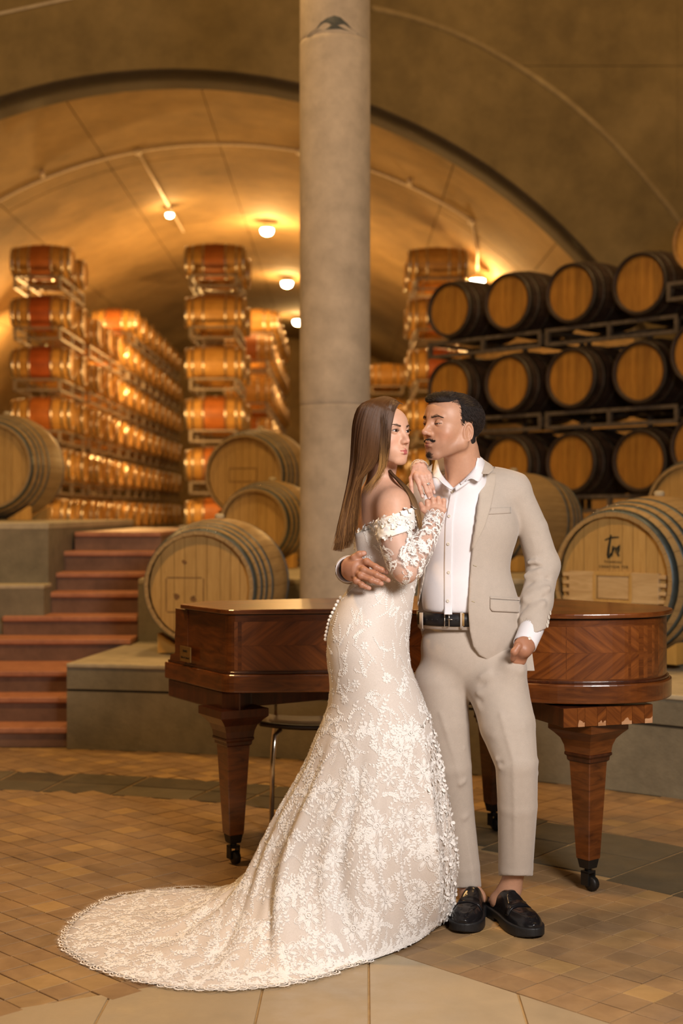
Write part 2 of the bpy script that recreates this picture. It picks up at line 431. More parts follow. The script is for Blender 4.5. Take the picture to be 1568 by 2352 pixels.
# centre slabs: strips running towards the camera
def bnd(x): return 4.31-(x-.12)*1.03 if x>.12 else 4.31-(.12-x)*.5
xs=[-2.6,-2.1,-1.55,-1.12,-.66,-.225,.085,.505,1.0,1.6]
for i in range(len(xs)-1):
    x0,x1=xs[i]+.004,xs[i+1]-.004; k=.06
    mid=[( .12,bnd(.12))] if x0<.12<x1 else []
    pts=[(x0-.04,2.0),(x1-.04,2.0),(x1,bnd(x1)-.004)]+mid+[(x0,bnd(x0)-.004)]
    if bnd(x1)<2.1: continue
    MB().prism(pts,-.014,-.0005).build('centre_slab',M_slab,flo)
# ------------------------------------------------------------------ barrels
def prof_r(t, Rb, Rh): return Rb-(Rb-Rh)*abs(2*t-1)**2.0
def stave_body(name, L, Rb, Rh, n, stain, rings=15, seed=0):
    r_=random.Random(seed); V=[];Fc=[];C=[]
    for k in range(n):
        a0,a1=2*PI*k/n,2*PI*(k+1)/n; tone=r_.uniform(.82,1.12)
        b=len(V)
        for j in range(rings+1):
            t=j/rings; R=prof_r(t,Rb,Rh)
            for a in (a0,a1): V.append((-L/2+L*t,R*math.cos(a),R*math.sin(a)))
            tc=[tone]*3
            if stain and .32<t<.68: tc=[tone*stain[0],tone*stain[1],tone*stain[2]]
            C += [tc,tc]
        for j in range(rings): q=b+j*2; Fc.append((q,q+2,q+3,q+1))
        for t,s in ((0,1),(1,-1)):   # chime lip
            R=prof_r(t,Rb,Rh); x=-L/2+L*t; b=len(V)
            for a in (a0,a1):
                for rr,xx in ((R,x),(R-.022,x),(R-.026,x+s*.04)): V.append((xx,rr*math.cos(a),rr*math.sin(a))); C.append([tone*.9]*3)
            f=[(b,b+3,b+4,b+1),(b+1,b+4,b+5,b+2)]; Fc += f if s<0 else [q[::-1] for q in f]
    Fc=[f[::-1] for f in Fc]
    me=npmesh(name,V,Fc,False)
    setcol(me,C); me.polygons.foreach_set('use_smooth',np.ones(len(me.polygons),bool)); return me
def hoop_mesh(L,Rb,Rh,x0,x1,th=.003,n=32):
    V=[];Fc=[]
    t0,t1=x0/L+.5,x1/L+.5
    for x,t,e in ((x0,t0,0),(x0,t0,th),(x1,t1,th),(x1,t1,0)):
        R=prof_r(t,Rb,Rh)+e
        for k in range(n): V.append((x,R*math.cos(2*PI*k/n),R*math.sin(2*PI*k/n)))
    for i in range(3):
        for k in range(n): Fc.append((i*n+k,i*n+(k+1)%n,(i+1)*n+(k+1)%n,(i+1)*n+k))
    return npmesh('hoop',V,[f[::-1] for f in Fc],True)
def disc_mesh(x,R,s,n=28):
    V=[(x,R*math.cos(2*PI*k/n),R*math.sin(2*PI*k/n)) for k in range(n)]
    f=tuple(range(n)); return npmesh('head',V,[f if s>0 else f[::-1]],False)
def board_meshes(x,R,nb,s,th=.015):
    out=[]; ws=[random.uniform(.8,1.2) for _ in range(nb)]; tot=sum(ws); y=-R; 
    for i in range(nb):
        y1=y+2*R*ws[i]/tot; g=.0015; ya,yb=max(y+g,-R*.999),min(y1-g,R*.999)
        ys=[ya+(yb-ya)*q/4 for q in range(5)]
        up=[(q,math.sqrt(max(0,R*R-q*q))) for q in ys]; pts=up+[(q,-z) for q,z in reversed(up)]
        n=len(pts); xa=x-s*random.uniform(0,.0015); V=[(xa,p[0],p[1]) for p in pts]+[(xa-s*th,p[0],p[1]) for p in pts]
        Fc=[tuple(range(n)) if s<0 else tuple(range(n))[::-1]]+[(k,n+k,n+(k+1)%n,(k+1)%n) for k in range(n)]
        out.append(npmesh('head_board',V,Fc,False)); y=y1
    return out
BL,BRb,BRh=.95,.35,.285
H6=[(-.475,-.425),(-.36,-.325),(-.19,-.16),(.16,.19),(.325,.36),(.425,.475)]
hm=[hoop_mesh(BL,BRb,BRh,a,b) for a,b in H6]
for h in hm: h.materials.append(M_hoop)
hmd=[hoop_mesh(BL,BRb,BRh,a,b) for a,b in H6]
for h in hmd: h.materials.append(M_hoopd)
bodies={}
for nm,st_ in (('plain',None),('red',(.88,.52,.42)),('wine',(.72,.30,.26))):
    for sd in range(2):
        me=stave_body('wine_barrel',BL,BRb,BRh,26,st_,seed=sd); me.materials.append(M_barrel); bodies[(nm,sd)]=me
bdark=stave_body('wine_barrel',BL,BRb,BRh,26,None,seed=3); bdark.materials.append(M_barreld)
hd=[disc_mesh(BL/2-.035,BRh-.02,1),disc_mesh(-BL/2+.035,BRh-.02,-1)]
for h in hd: h.materials.append(M_head)
bungm=MB().lathe([(.02,0),(.022,.012),(.012,.02)],10).mesh('bung',True); bungm.materials.append(M_cap)
def far_barrel(loc, rz, kind, label, group, roll=None):
    o=link('wine_barrel',bodies[(kind,random.randint(0,1))],None,None,loc)
    o.rotation_euler=(0,0,rz)
    if kind: o.scale=(1.03,.84,.84) if rz==0 else (1,1,1)
    tag(o,label,'barrel',group)
    for h in hm: link('hoop',h,None,o)
    for h in hd: link('head',h,None,o)
    link('bung',bungm,None,o,(0,0,BRb-.002))
    return o
# rack: barrel axis along local x, row along local y
def rack_parts(Ly, n, slim=False):
    hx=.36; parts=[]; zt,zb=(-.285,-.465) if slim else (-.33,-.47)
    for sx in (-1,1):
        for z in (zt,zb):
            parts.append(('rail',MB().box((sx*hx,0,z),(.04,Ly,.035)).mesh('rail')))
        for k in range(n+1):
            y=-Ly/2+.02+(Ly-.04)*k/n
            parts.append(('post',MB().box((sx*hx,y,(zt+zb)/2),(.045,.04,zt-zb+.035)).mesh('post')))
    for sy in (-1,1):
        for z in (zt-.005,zb+.005):
            parts.append(('crossbar',MB().box((0,sy*(Ly/2-.03),z),(2*hx,.035,.032)).mesh('crossbar')))
    return parts
rack_cache={}
def rack(loc, rz, Ly, n, mat, label, group=None):
    key=(Ly,n,mat.name); slim=mat is M_rack
    if key not in rack_cache:
        ps=rack_parts(Ly,n,slim)
        for _,me in ps: me.materials.append(mat)
        rack_cache[key]=ps
    e_=empty('barrel_rack',loc,rz); tag(e_,label,'rack',group)
    for nm,me in rack_cache[key]: link(nm,me,None,e_)
    return e_
ROW=['bottom','second from bottom','third from bottom','third from top','second from top','top']
ORD=['first','second','third','fourth','fifth','sixth','seventh','eighth','ninth','tenth','eleventh','twelfth','thirteenth','fourteenth','fifteenth','sixteenth']
BZ=1.315; BP=.83
def zrow(k): return BZ+BP*k
def kindfor(name,k):
    if name=='left' : return ['plain','red','red','wine','wine','red'][k]
    if name=='centre': return ['red','red','red','plain','plain','red'][k]
    if name=='right': return ['plain','plain','wine','wine','red','plain'][k]
    return 'plain' if random.random()<.8 else 'red'
# A, D, F: three front stacks, two barrels deep, six high
for name,xh,y0,txt in (('left',-4.42,22.4,'leftmost free-standing stack'),('centre',-1.58,22.3,'free-standing stack just left of the column'),('right',2.06,22.6,'free-standing stack right of the column')):
    for k in range(6):
        for n in range(2):
            y=y0+n*1.12
            far_barrel((xh-.475,y,zrow(k)),0,kindfor(name,k) if n==0 else 'plain',
                f"{'front' if n==0 else 'rear'} oak barrel, {ROW[k]} row, {txt}",f'barrels in the {name} front stack')
        rack((xh-.475,y0+.56,zrow(k)),0,2.0,2,M_rack,f"steel rack under the {ROW[k]} barrels, {txt}",f'racks of the {name} front stack')
# long aisle rows
def aisle(xh,y0,n0,nn,rows_near,rows_far,txt,pitch=1.13,xs=0.0):
    for n in range(nn):
        rows=rows_near if n<n0 else rows_far
        for k in range(rows):
            kd='plain' if random.random()<.85 else 'red'
            far_barrel((xh-.475+xs*n,y0+n*pitch,zrow(k)),0,kd,f"oak barrel, {ORD[n]} from front, {ORD[k]} level up, {txt}",f'barrels in {txt}')
            if n%2==0 and k>0:
                rack((xh-.475+xs*n,y0+(n+.5)*pitch,zrow(k)),0,2.1,2,M_rack,f"steel rack, pair {ORD[n//2]} from front, {ORD[k]} level, {txt}",f'racks in {txt}')
aisle(-4.40,24.9,4,12,5,6,'long row behind the leftmost stack')
aisle(-1.36,27.2,2,8,5,6,'row behind the centre stack')
aisle(1.55,32.6,0,2,5,5,'far row right of the column')
# right-hand stack, aged dark barrels facing the arena
R0=Vector((2.80,12.8,0)); RS=Vector((-.55,.55,0)); rzR=math.atan2(.71,.70)+0
axisR=Vector((math.sin(math.radians(44.5)),math.cos(math.radians(44.5)),0)); rzR=math.atan2(axisR.y,axisR.x)
hbm=[]
for v in range(3):
    s_=board_meshes(-BL/2+.035,BRh-.02,7,-1)
    for me in s_: me.materials.append(M_headd)
    hbm.append(s_)
hdd=disc_mesh(BL/2-.035,BRh-.02,1); hdd.materials.append(M_headd)
stainm=plain('wine_stain',(.12,.05,.015),.6,0,.4,20)
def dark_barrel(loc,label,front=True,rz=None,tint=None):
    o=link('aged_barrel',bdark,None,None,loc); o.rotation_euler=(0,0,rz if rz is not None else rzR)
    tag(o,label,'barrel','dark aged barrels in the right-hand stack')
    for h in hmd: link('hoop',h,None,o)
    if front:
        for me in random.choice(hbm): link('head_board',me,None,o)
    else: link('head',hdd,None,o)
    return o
zR=[1.86,2.69,3.52]
POSR=['leftmost','second from left','third from left','fourth from left','cut by the picture edge']
for r in range(3):
    for c in range(-1,4):
        p=R0+RS*c
        if c<0:
            if r==2: continue
            p=p-axisR*.25
        lv=['lowest','middle','top'][r]
        dark_barrel(p+axisR*.44+Vector((0,0,zR[r]+(.0 if c>=0 else .10))),f"dark aged barrel in the {lv} tier of the right-hand stack, {POSR[3-c]}")
        if c>=0 and r<2: dark_barrel(p+axisR*1.55+Vector((0,0,zR[r])),f"rear dark barrel behind the {lv} tier one {POSR[3-c]}",False)
    for q in (0,1):
        pc=R0+RS*(.5+2*q)+axisR*.44
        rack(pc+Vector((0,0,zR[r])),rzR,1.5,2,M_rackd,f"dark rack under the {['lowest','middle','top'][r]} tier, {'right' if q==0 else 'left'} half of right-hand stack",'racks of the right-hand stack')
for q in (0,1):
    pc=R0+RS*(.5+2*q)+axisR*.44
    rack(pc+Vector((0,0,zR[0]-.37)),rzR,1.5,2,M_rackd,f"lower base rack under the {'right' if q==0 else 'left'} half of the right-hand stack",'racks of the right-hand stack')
# bright pale barrel head at the right edge, above the stack
pe=R0-RS-axisR*.25+Vector((0,0,3.78))
pb=far_barrel(pe+axisR*.475,rzR,'plain','pale oak barrel high at the right picture edge above the dark stack',None)
rack(pe+axisR*.475,rzR,.8,1,M_rackd,'steel rack under the pale barrel at the right picture edge')
pb['group']='pale barrels'; del pb['group']
tag(MB().box((3.9,12.6,1.1),(1.2,1.4,.4)).build('floor_plinth',M_wallc),kind='structure')
# ------------------------------------------------------------------ big casks (tonneaux)
def cask(name,loc,deg,L,Rb,Rh,label,hoopm=M_tonnhoop,nb=9,nst=30,door=False,logo=False,bung=True):
    a=math.radians(deg); ax=Vector((math.sin(a),math.cos(a),0)); rz=math.atan2(ax.y,ax.x)
    e_=empty(name,Vector(loc)+ax*L/2,rz); tag(e_,label,'barrel')
    # one stave, reused round the axis
    V=[];Fc=[];rings=12;g=.0009
    for j in range(rings+1):
        t=j/rings; R=prof_r(t,Rb,Rh); da=PI/nst-g/R
        for aa,rr in ((-da,R),(0,R+.0008),(da,R),(da,R-.024),(-da,R-.024)): V.append((-L/2+L*t,rr*math.sin(aa),rr*math.cos(aa)))
    for j in range(rings):
        for k in range(5): Fc.append((j*5+k,j*5+(k+1)%5,j*5+5+(k+1)%5,j*5+5+k))
    Fc += [(4,3,2,1,0),tuple(rings*5+k for k in range(5))]
    me=npmesh('stave',V,Fc,False); me.materials.append(M_tonn)
    for k in range(nst): link('stave',me,None,e_,None,(2*PI*k/nst,0,0))
    for x0,x1 in ((-.5*L,-.5*L+.045),(-.41*L,-.41*L+.03),(-.34*L,-.34*L+.03),(-.24*L,-.24*L+.03),(.24*L-.03,.24*L),(.34*L-.03,.34*L),(.41*L-.03,.41*L),(.5*L-.045,.5*L)):
        link('hoop',hoop_mesh(L,Rb,Rh,x0,x1,.003,48),hoopm,e_)
    for me in board_meshes(-L/2+.045,Rh-.022,nb,-1): link('head_board',me,M_tonnh,e_)
    link('rear_head',disc_mesh(L/2-.045,Rh-.022,1),M_tonnh,e_)
    if bung: MB().lathe([(.03,Rb-.01),(.032,Rb+.02),(.02,Rb+.03)],12).build('bung',M_cap,e_,True)
    # rivets on the front hoop
    m=MB()
    rv=MB().lathe([(.006,0),(.005,.004),(.0,.006)],6).mesh('rivet',True); rv.materials.append(M_chrome)
    for k in range(5):
        for q,t in enumerate((.02,.105)):
            an=math.radians(-18+9*k+q*4); R=prof_r(t,Rb,Rh)+.003
            link('rivet',rv,None,e_,(-L/2+L*t,R*math.sin(an),R*math.cos(an)),(-an,0,0))
    # wedges under
    for sx in (-.3,.3):
        for sy in (-1,1):
            m=MB().prism([(-.10,0),(.10,0),(.0,.0001)],0,.001); 
            V=[(sx-.05,sy*.10,-Rb-.0),(sx+.05,sy*.10,-Rb-.0),(sx+.05,sy*.30,-Rb-.0),(sx-.05,sy*.30,-Rb-.0),(sx+.05,sy*.30,-Rb+.12),(sx-.05,sy*.30,-Rb+.12)]
            Fq=[(0,3,2,1),(2,3,5,4),(0,1,4,5),(0,5,3),(1,2,4)]
            link('wedge',npmesh('wedge',V,Fq,False),M_head,e_)
    return e_
c1=cask('oak_cask',(-.865,8.25,.925),10,.98,.415,.342,'large pale oak cask lying on the ledge left of the column, front one of three')
c2=cask('oak_cask',((581-784)/288,10.9,1.285),16,.95,.355,.285,'middle oak cask beside the column, between the front cask and the highest one',nb=7)
c3=cask('oak_cask',((560-784)/254,12.3,1.715),14,1.05,.44,.365,'highest large oak cask behind the two others left of the column')
c4=cask('oak_cask',(-3.03,11.7,1.78),4,1.05,.47,.375,'large oak cask on the stair block cut by the left picture edge')
c5=cask('oak_cask',(1.50,7.6,1.005),42,1.08,.47,.375,'large oak cask at right with black script monogram and plank bar on its head')
c6=cask('oak_cask',(1.00,10.3,1.312),44,.98,.38,.315,'oak cask half hidden behind the man, its hooped side showing past his shoulder')
c7=cask('oak_cask',(2.76,10.85,1.40),40,1.0,.46,.37,'plain oak cask behind the monogrammed one, cut by the right picture edge')
# frames chalked on the head of c1 (raised bars of a fitted door)
def headbars(c,L,items,mat,name='head_bar'):
    for (y,z,wy,wz,th) in items: bevel(MB().box((-L/2+.045-th/2-.001,y,z),(th,wy,wz)).build(name,mat,c),.002,1)
M_bar=woodmat('pale_plank',(.50,.33,.15),(.72,.53,.28),(2,2,12),.5,.1,0,2.5)
M_mark=plain('burnt_mark',(.20,.10,.03),.7,0,.3,30)
# local y is to the viewer's left on a front head (axis away): y = -(x right)
headbars(c1,.98,[(.10,.055,.22,.006,.001),(.10,-.155,.22,.006,.001),(.215,-.05,.006,.20,.001),(-.02,-.05,.006,.20,.001)],M_mark,'burnt_mark')
def blot(c,L,y,z,r,mat=M_mark):
    n=9; pts=[(0,0)]; V=[]
    for k in range(n): rr=r*random.uniform(.6,1.2); V.append((-L/2+.045-.0022,y+rr*math.cos(2*PI*k/n),z+rr*math.sin(2*PI*k/n)))
    link('burnt_mark',npmesh('burnt_mark',V,[tuple(range(n))[::-1]],False),mat,c)
blot(c1,.98,.15,-.06,.022); blot(c1,.98,.045,-.07,.022); blot(c1,.98,.10,.15,.016)
headbars(c3,1.05,[(.02,.06,.26,.006,.001),(.02,-.06,.26,.006,.001),(.15,.0,.006,.12,.001),(-.11,.0,.006,.12,.001)],M_mark,'burnt_mark')
# cask 5: cross bar, door and strips, monogram
L5=1.08
bz=-.045
headbars(c5,L5,[(.20,bz,.17,.17,.03),(-.20,bz,.17,.17,.03)],M_bar,'cross_plank')
headbars(c5,L5,[(0,bz+.075,.24,.022,.034),(0,bz-.078,.24,.018,.034),(.115,bz,.022,.14,.034),(-.115,bz,.022,.14,.034)],M_tonnh,'door_frame')
headbars(c5,L5,[(0,bz,.20,.13,.022)],M_bar,'door_panel')
for sy in (-1,1):
    for k in range(4):
        zz=bz-.07+.045*k; headbars(c5,L5,[(sy*.305,zz,.045,.022,.028)],M_bar,'bar_strip')
headbars(c5,L5,[(0,bz-.125,.66,.055,.012)],M_tonnhoop if False else M_tonn,'lower_bar')
M_ink=plain('black_ink',(.012,.016,.014),.6,0,.1,10)
def stroke(c,L,pts,wd,name='monogram_stroke'):
    P=[Vector((-L/2+.045-.004,-x,z)) for x,z in pts]; V=[];Fc=[]
    for i,p in enumerate(P):
        t=(P[min(i+1,len(P)-1)]-P[max(0,i-1)]).normalized(); s=Vector((0,-t.z,t.y))
        wv=wd*(.35+.65*math.sin(PI*(i+.6)/(len(P)+.2))) ; V += [p+s*wv,p-s*wv]
    for i in range(len(P)-1): Fc.append((2*i,2*i+1,2*i+3,2*i+2))
    o=link(name,npmesh(name,V,Fc,False),M_ink,c); m_=o.modifiers.new('thick','SOLIDIFY'); m_.thickness=.001; return o
ox,oz=-.02,.165
def S(pts): return [(ox+x,oz+z) for x,z in pts]
stroke(c5,L5,S([(-.045,.052),(-.02,.062),(.01,.068),(.045,.07)]),.0045)
stroke(c5,L5,S([(-.005,.082),(-.012,.05),(-.02,.01),(-.025,-.03),(-.022,-.048),(-.012,-.04),(-.004,-.02)]),.0075)
stroke(c5,L5,S([(.008,.02),(.005,-.008),(-.002,-.036)]),.006)
stroke(c5,L5,S([(-.002,-.036),(.008,-.008),(.022,.014),(.028,.006),(.024,-.02)]),.004)
stroke(c5,L5,S([(.026,-.01),(.036,.012),(.048,.026),(.044,.0),(.036,-.025),(.04,-.036),(.05,-.028)]),.0055)
def headtext(c,L,s,x,z,size,name='head_lettering',mat=M_ink):
    cu=bpy.data.curves.new(name,'FONT'); cu.body=s; cu.size=size; cu.align_x='CENTER'; cu.space_character=1.35; cu.extrude=.0005
    o=bpy.data.objects.new(name,cu); col.objects.link(o)
    dg=bpy.context.evaluated_depsgraph_get(); me=bpy.data.meshes.new_from_object(o.evaluated_get(dg)); bpy.data.objects.remove(o)
    me.materials.clear(); me.materials.append(mat)
    o=link(name,me,None,c,(-L/2+.045-.003,-x,z),(PI/2,0,-PI/2)); return o
headtext(c5,L5,'TONNEAU',ox+.005,oz-.076,.019)
headtext(c5,L5,'CREATION TER',ox+.01,oz-.104,.021)
headtext(c5,L5,'CU',ox+.014,oz-.140,.012)
# ------------------------------------------------------------------ vault conduit, lamps
def vp(ang,y,r=VR2-.03): return Vector(arcpt(ang,r,y))
YC=21.6
cond=empty('conduit',(VX,YC,VZ+VR2)); tag(cond,'white conduit arching across the vault with junction boxes','conduit')
a_of=lambda px,py,y:(math.atan2((px-784)/F*y-VX, CAMZ-(py-1176)/F*y-VZ))
inv=Vector(cond.location)
aA=math.radians(-42); aB=a_of(1108,470,YC)
pts=[vp(aA+(aB-aA)*k/48,YC)-inv for k in range(49)]
MB().tube(pts,.022,8).build('arched_pipe',M_pipe,cond,True)
def jbox(p,r=.065): MB().lathe([(r,-.03),(r,.03)],14,Matrix.Rotation(PI/2,3,'X')).build('junction_box',M_pipe,cond,True,p-inv)
a1=a_of(317,350,YC)
jbox(vp(a1,YC-.03)); jbox(vp(aB,YC-.03)); jbox(vp(a_of(690,335,YC),YC-.03))
pL=vp(a1,25.6)
MB().tube([vp(a1,YC)-inv,vp(a1,23.5)-inv,pL-inv],.020,8).build('branch_pipe',M_pipe,cond,True)
MB().tube([pL-inv,vp(a1,27.8)-inv],.016,8).build('branch_pipe',M_pipe,cond,True)
jbox(pL,.055)
pR=Vector((W(1096,640,24.0)))
MB().tube([vp(aB,YC)-inv,(vp(aB,YC)+pR)/2-inv+Vector((.05,0,.0)),pR+Vector((0,0,.08))-inv],.016,8).build('drop_pipe',M_pipe,cond,True)
for px,py in ((95,385),(958,370)):
    aa=a_of(px,py,21.2); p=vp(aa,21.2,VR2-.01)
    e_=MB().lathe([(.03,0),(.045,.05),(.03,.12)],12).build('ceiling_sensor',M_pipe,None,True,p-Vector((0,0,.12)))
    tag(e_,f"small white sensor on the vault {'left' if px<500 else 'right'} of the arched conduit's crown" ,'sensor')
def emis(name,c,s):
    m,nt,p=newmat(name); p.inputs['Emission Color'].default_value=(*c,1); p.inputs['Emission Strength'].default_value=s; p.inputs['Base Color'].default_value=(*c,1); return m
M_lamp=emis('lamp_glass',(1.0,.86,.62),30)
def lamp(p,r,label,power,name='ceiling_lamp'):
    e_=empty(name,p); tag(e_,label,'lamp')
    MB().lathe([(.02,r*.9),(r*.75,r*.75),(r*1.08,r*.35),(r*1.02,r*.3)],20).build('housing',M_pipe,e_,True)
    MB().lathe([(r*.98,r*.3),(r,0),(r*.8,-r*.45),(r*.4,-r*.62),(.003,-r*.68)],20).build('glass_globe',M_lamp,e_,True)
    l=point('lamp_light',Vector(p)-Vector((0,0,r*1.25)),power,(1.0,.56,.18),r*.5); l.parent=e_; l.location=(0,0,-r*1.25)
    return e_
lamp(W(613,531,27.4),.125,'nearest round lamp on the crown of the vault left of the column',190)
lamp(W(659,652,33.8),.135,'second round lamp down the crown of the vault, above the centre stack',190)
lamp(W(684,740,40.6),.145,'farthest round lamp on the vault touching the column edge',190)
lamp(pL-Vector((0,0,.14)),.07,'small lamp at the end of the conduit branch above the centre stack',45)
lamp(pR-Vector((0,0,.06)),.13,'bright lamp hanging by the vault above the dark right-hand stack',220)
lamp(Vector((-6.35,27.0,4.5)),.13,'wall lamp behind the leftmost barrel stack, mostly hidden',800)
point('aisle_light',(-2.9,27.5,4.6),330,(1.0,.56,.18),.15)
point('aisle_light',(.2,28.5,4.6),220,(1.0,.56,.18),.15)
point('vault_mouth_light',(-3.2,20.0,3.0),250,(1.0,.56,.18),.3)
point('vault_mouth_light',(.4,20.0,2.8),170,(1.0,.56,.18),.3)
# ------------------------------------------------------------------ grand piano
K1=Vector((-.72,5.76)); T1=Vector((-.45,5.30)); K2=Vector((.64,6.02))
bent=cat([(-.45,5.30),(-.39,5.272),(-.1,5.27),(.2,5.22),(.45,5.08),(.62,4.95),(.8,4.865),(1.0,4.86),(1.13,4.92),(1.205,5.06),(1.205,5.2)],7)
Kp=T1+(K1-T1)*.70
outl=[Kp]+bent+[K2, K1+(K2-K1)*.12+Vector((.10,-.28))*0]
def offset_poly(P,d):
    n=len(P);out=[]
    ar=sum(P[i].x*P[(i+1)%n].y-P[(i+1)%n].x*P[i].y for i in range(n)); s=1 if ar>0 else -1
    for i in range(n):
        a=(P[i]-P[i-1]).normalized(); b=(P[(i+1)%n]-P[i]).normalized()
        na=Vector((a.y,-a.x))*s; nb=Vector((b.y,-b.x))*s; m=(na+nb); m=m/max(.25,m.length_squared)*2 if m.length>0 else na
        mm=(na+nb).normalized(); c=max(.4,mm.dot(na)); out.append(P[i]+mm*d/c)
    return out
pb_=Vector((.3,5.4,0)); pi_=empty('grand_piano',pb_); tag(pi_,'old mahogany grand piano with chevron veneer and square tapered legs behind the couple','piano')
def tilt(z,x): return z+ (x+.45)*.012     # the tail stands a little high
def prism_t(P,z0,z1,name,mat,par=None,bv=0):
    n=len(P); V=[(p.x-pb_.x,p.y-pb_.y,tilt(z0,p.x)) for p in P]+[(p.x-pb_.x,p.y-pb_.y,tilt(z1,p.x)) for p in P]
    ar=sum(P[i].x*P[(i+1)%n].y-P[(i+1)%n].x*P[i].y for i in range(n))
    Fc=[tuple(range(n))[::-1],tuple(range(n,2*n))]+[(i,(i+1)%n,n+(i+1)%n,n+i) for i in range(n)]
    if ar<0: Fc=[f[::-1] for f in Fc]
    o=link(name,npmesh(name,V,Fc,False),mat,par or pi_)
    if bv: bevel(o,bv,3)
    return o
prism_t(outl,.745,.982,'rim',M_mah)
ledge_out=[K1]+bent+[K2]
prism_t(offset_poly(ledge_out,.018),.682,.752,'belly_moulding',M_mah,None,.006)
prism_t(offset_poly(ledge_out,.008),.752,.762,'moulding_bead',M_mahd,None,.002)
kb=[K1+Vector((-.012,.01)),T1+Vector((-.014,.0)),T1+Vector((.06,-.035)),T1+Vector((.09,.12)),K2]
prism_t(kb,.605,.682,'keybed',M_mahd,None,.006)
prism_t(offset_poly(outl,.022),.985,1.003,'lid',M_mah,None,.005)
prism_t(offset_poly(outl,.004),.980,.987,'lid_shadow_gap',M_black)
# keyboard-end cheek with its scroll profile
dk=(K1-T1).normalized(); nk=Vector((dk.y,-dk.x))
prof=[(0,.98),(.165,.98),(.165,.90),(.175,.86),(.172,.83),(.17,.80),(.18,.79),(.21,.788),(.235,.782),(.245,.765),(.245,.75),(0,.75)]
base=Kp-dk*.02; L0=(K1-base).length
V=[];sc=L0/.245
for off in (.004,-.045):
    for s_,z in prof: q=base+dk*(s_*sc)+nk*off*-1; V.append((q.x-pb_.x,q.y-pb_.y,tilt(z,q.x)))
n=len(prof); Fc=[tuple(range(n)),tuple(range(n,2*n))[::-1]]+[(i,n+i,n+(i+1)%n,(i+1)%n) for i in range(n)]
link('cheek',npmesh('cheek',V,Fc,False),M_mah,pi_)
# veneer panels: chevrons as pieces proud of the rim by half a millimetre
M_v1=woodmat('veneer_a',(.06,.015,.004),(.20,.055,.012),(1,1,1),.26,.25,.6,7)
def chev(s0,s1,z0,z1,sgn,n=7):
    pass
def rim_at(s):
    L=0
    for i in range(len(bent)-1):
        d=(bent[i+1]-bent[i]).length
        if L+d>=s: 
            t=(s-L)/d; p=bent[i].lerp(bent[i+1],t); q=(bent[i+1]-bent[i]).normalized(); return p,Vector((q.y,-q.x))
        L+=d
    q=(bent[-1]-bent[-2]).normalized(); return bent[-1],Vector((q.y,-q.x))
Ltot=sum((bent[i+1]-bent[i]).length for i in range(len(bent)-1))
def veneer(nm,poly):  # polygon in (s,z)
    # subdivide along s so it follows the curve
    ss=[p[0] for p in poly]; s0,s1=min(ss),max(ss); k=max(1,int((s1-s0)/.04)); V=[];Fc=[]
    def zr(s):
        zs=[]
        for i in range(len(poly)):
            a,b=poly[i],poly[(i+1)%len(poly)]
            if abs(a[0]-b[0])<1e-9:
                if abs(s-a[0])<1e-6: zs += [a[1],b[1]]
            elif min(a[0],b[0])-1e-6<=s<=max(a[0],b[0])+1e-6: t=(s-a[0])/(b[0]-a[0]); zs.append(a[1]+(b[1]-a[1])*t)
        return min(zs),max(zs)
    for i in range(k+1):
        s=s0+(s1-s0)*i/k; p,nn=rim_at(s); z0,z1=zr(s)
        for z in (z0,z1): V.append((p.x+nn.x*.0008-pb_.x,p.y+nn.y*.0008-pb_.y,tilt(z,p.x)))
    for i in range(k): b=2*i; Fc.append((b,b+2,b+3,b+1))
    return link(nm,npmesh(nm,V,Fc,False),None,pi_)
def vmat(ang,i):
    m,nt,p=newmat('veneer_%d'%i); v=coords(nt,(1,1,1),(0,ang,0)); mp=nt.nodes.new('ShaderNodeMapping'); nt.links.new(v,mp.inputs[0]); mp.inputs['Scale'].default_value=(1.5,1.5,22)
    n_=noise(nt,mp.outputs[0],2.4,6,.6,.5); c=ramp(nt,n_,[(.28,(.075,.018,.004)),(.72,(.27,.080,.014))]); nt.links.new(c,p.inputs['Base Color'])
    p.inputs['Roughness'].default_value=.3; p.inputs['Coat Weight'].default_value=.5; p.inputs['Coat Roughness'].default_value=.15; return m
VU,VD=vmat(math.radians(38),0),vmat(math.radians(-38),1)
zl,zm,zh=.768,.862,.955
s=.045
segs=[(.045,.42,1),(.42,.80,1),(.80,1.05,-1),(1.05,1.35,-1),(1.35,1.62,-1),(1.62,min(Ltot,1.86),-1)]
for (a_,b_,sg) in segs:
    o=veneer('veneer_panel',[(a_,zm+.0007),(b_,zm+.0007),(b_,zh),(a_,zh)]); o.data.materials.append(VU if sg>0 else VD)
    o=veneer('veneer_panel',[(a_,zl),(b_,zl),(b_,zm-.0007),(a_,zm-.0007)]); o.data.materials.append(VD if sg>0 else VU)
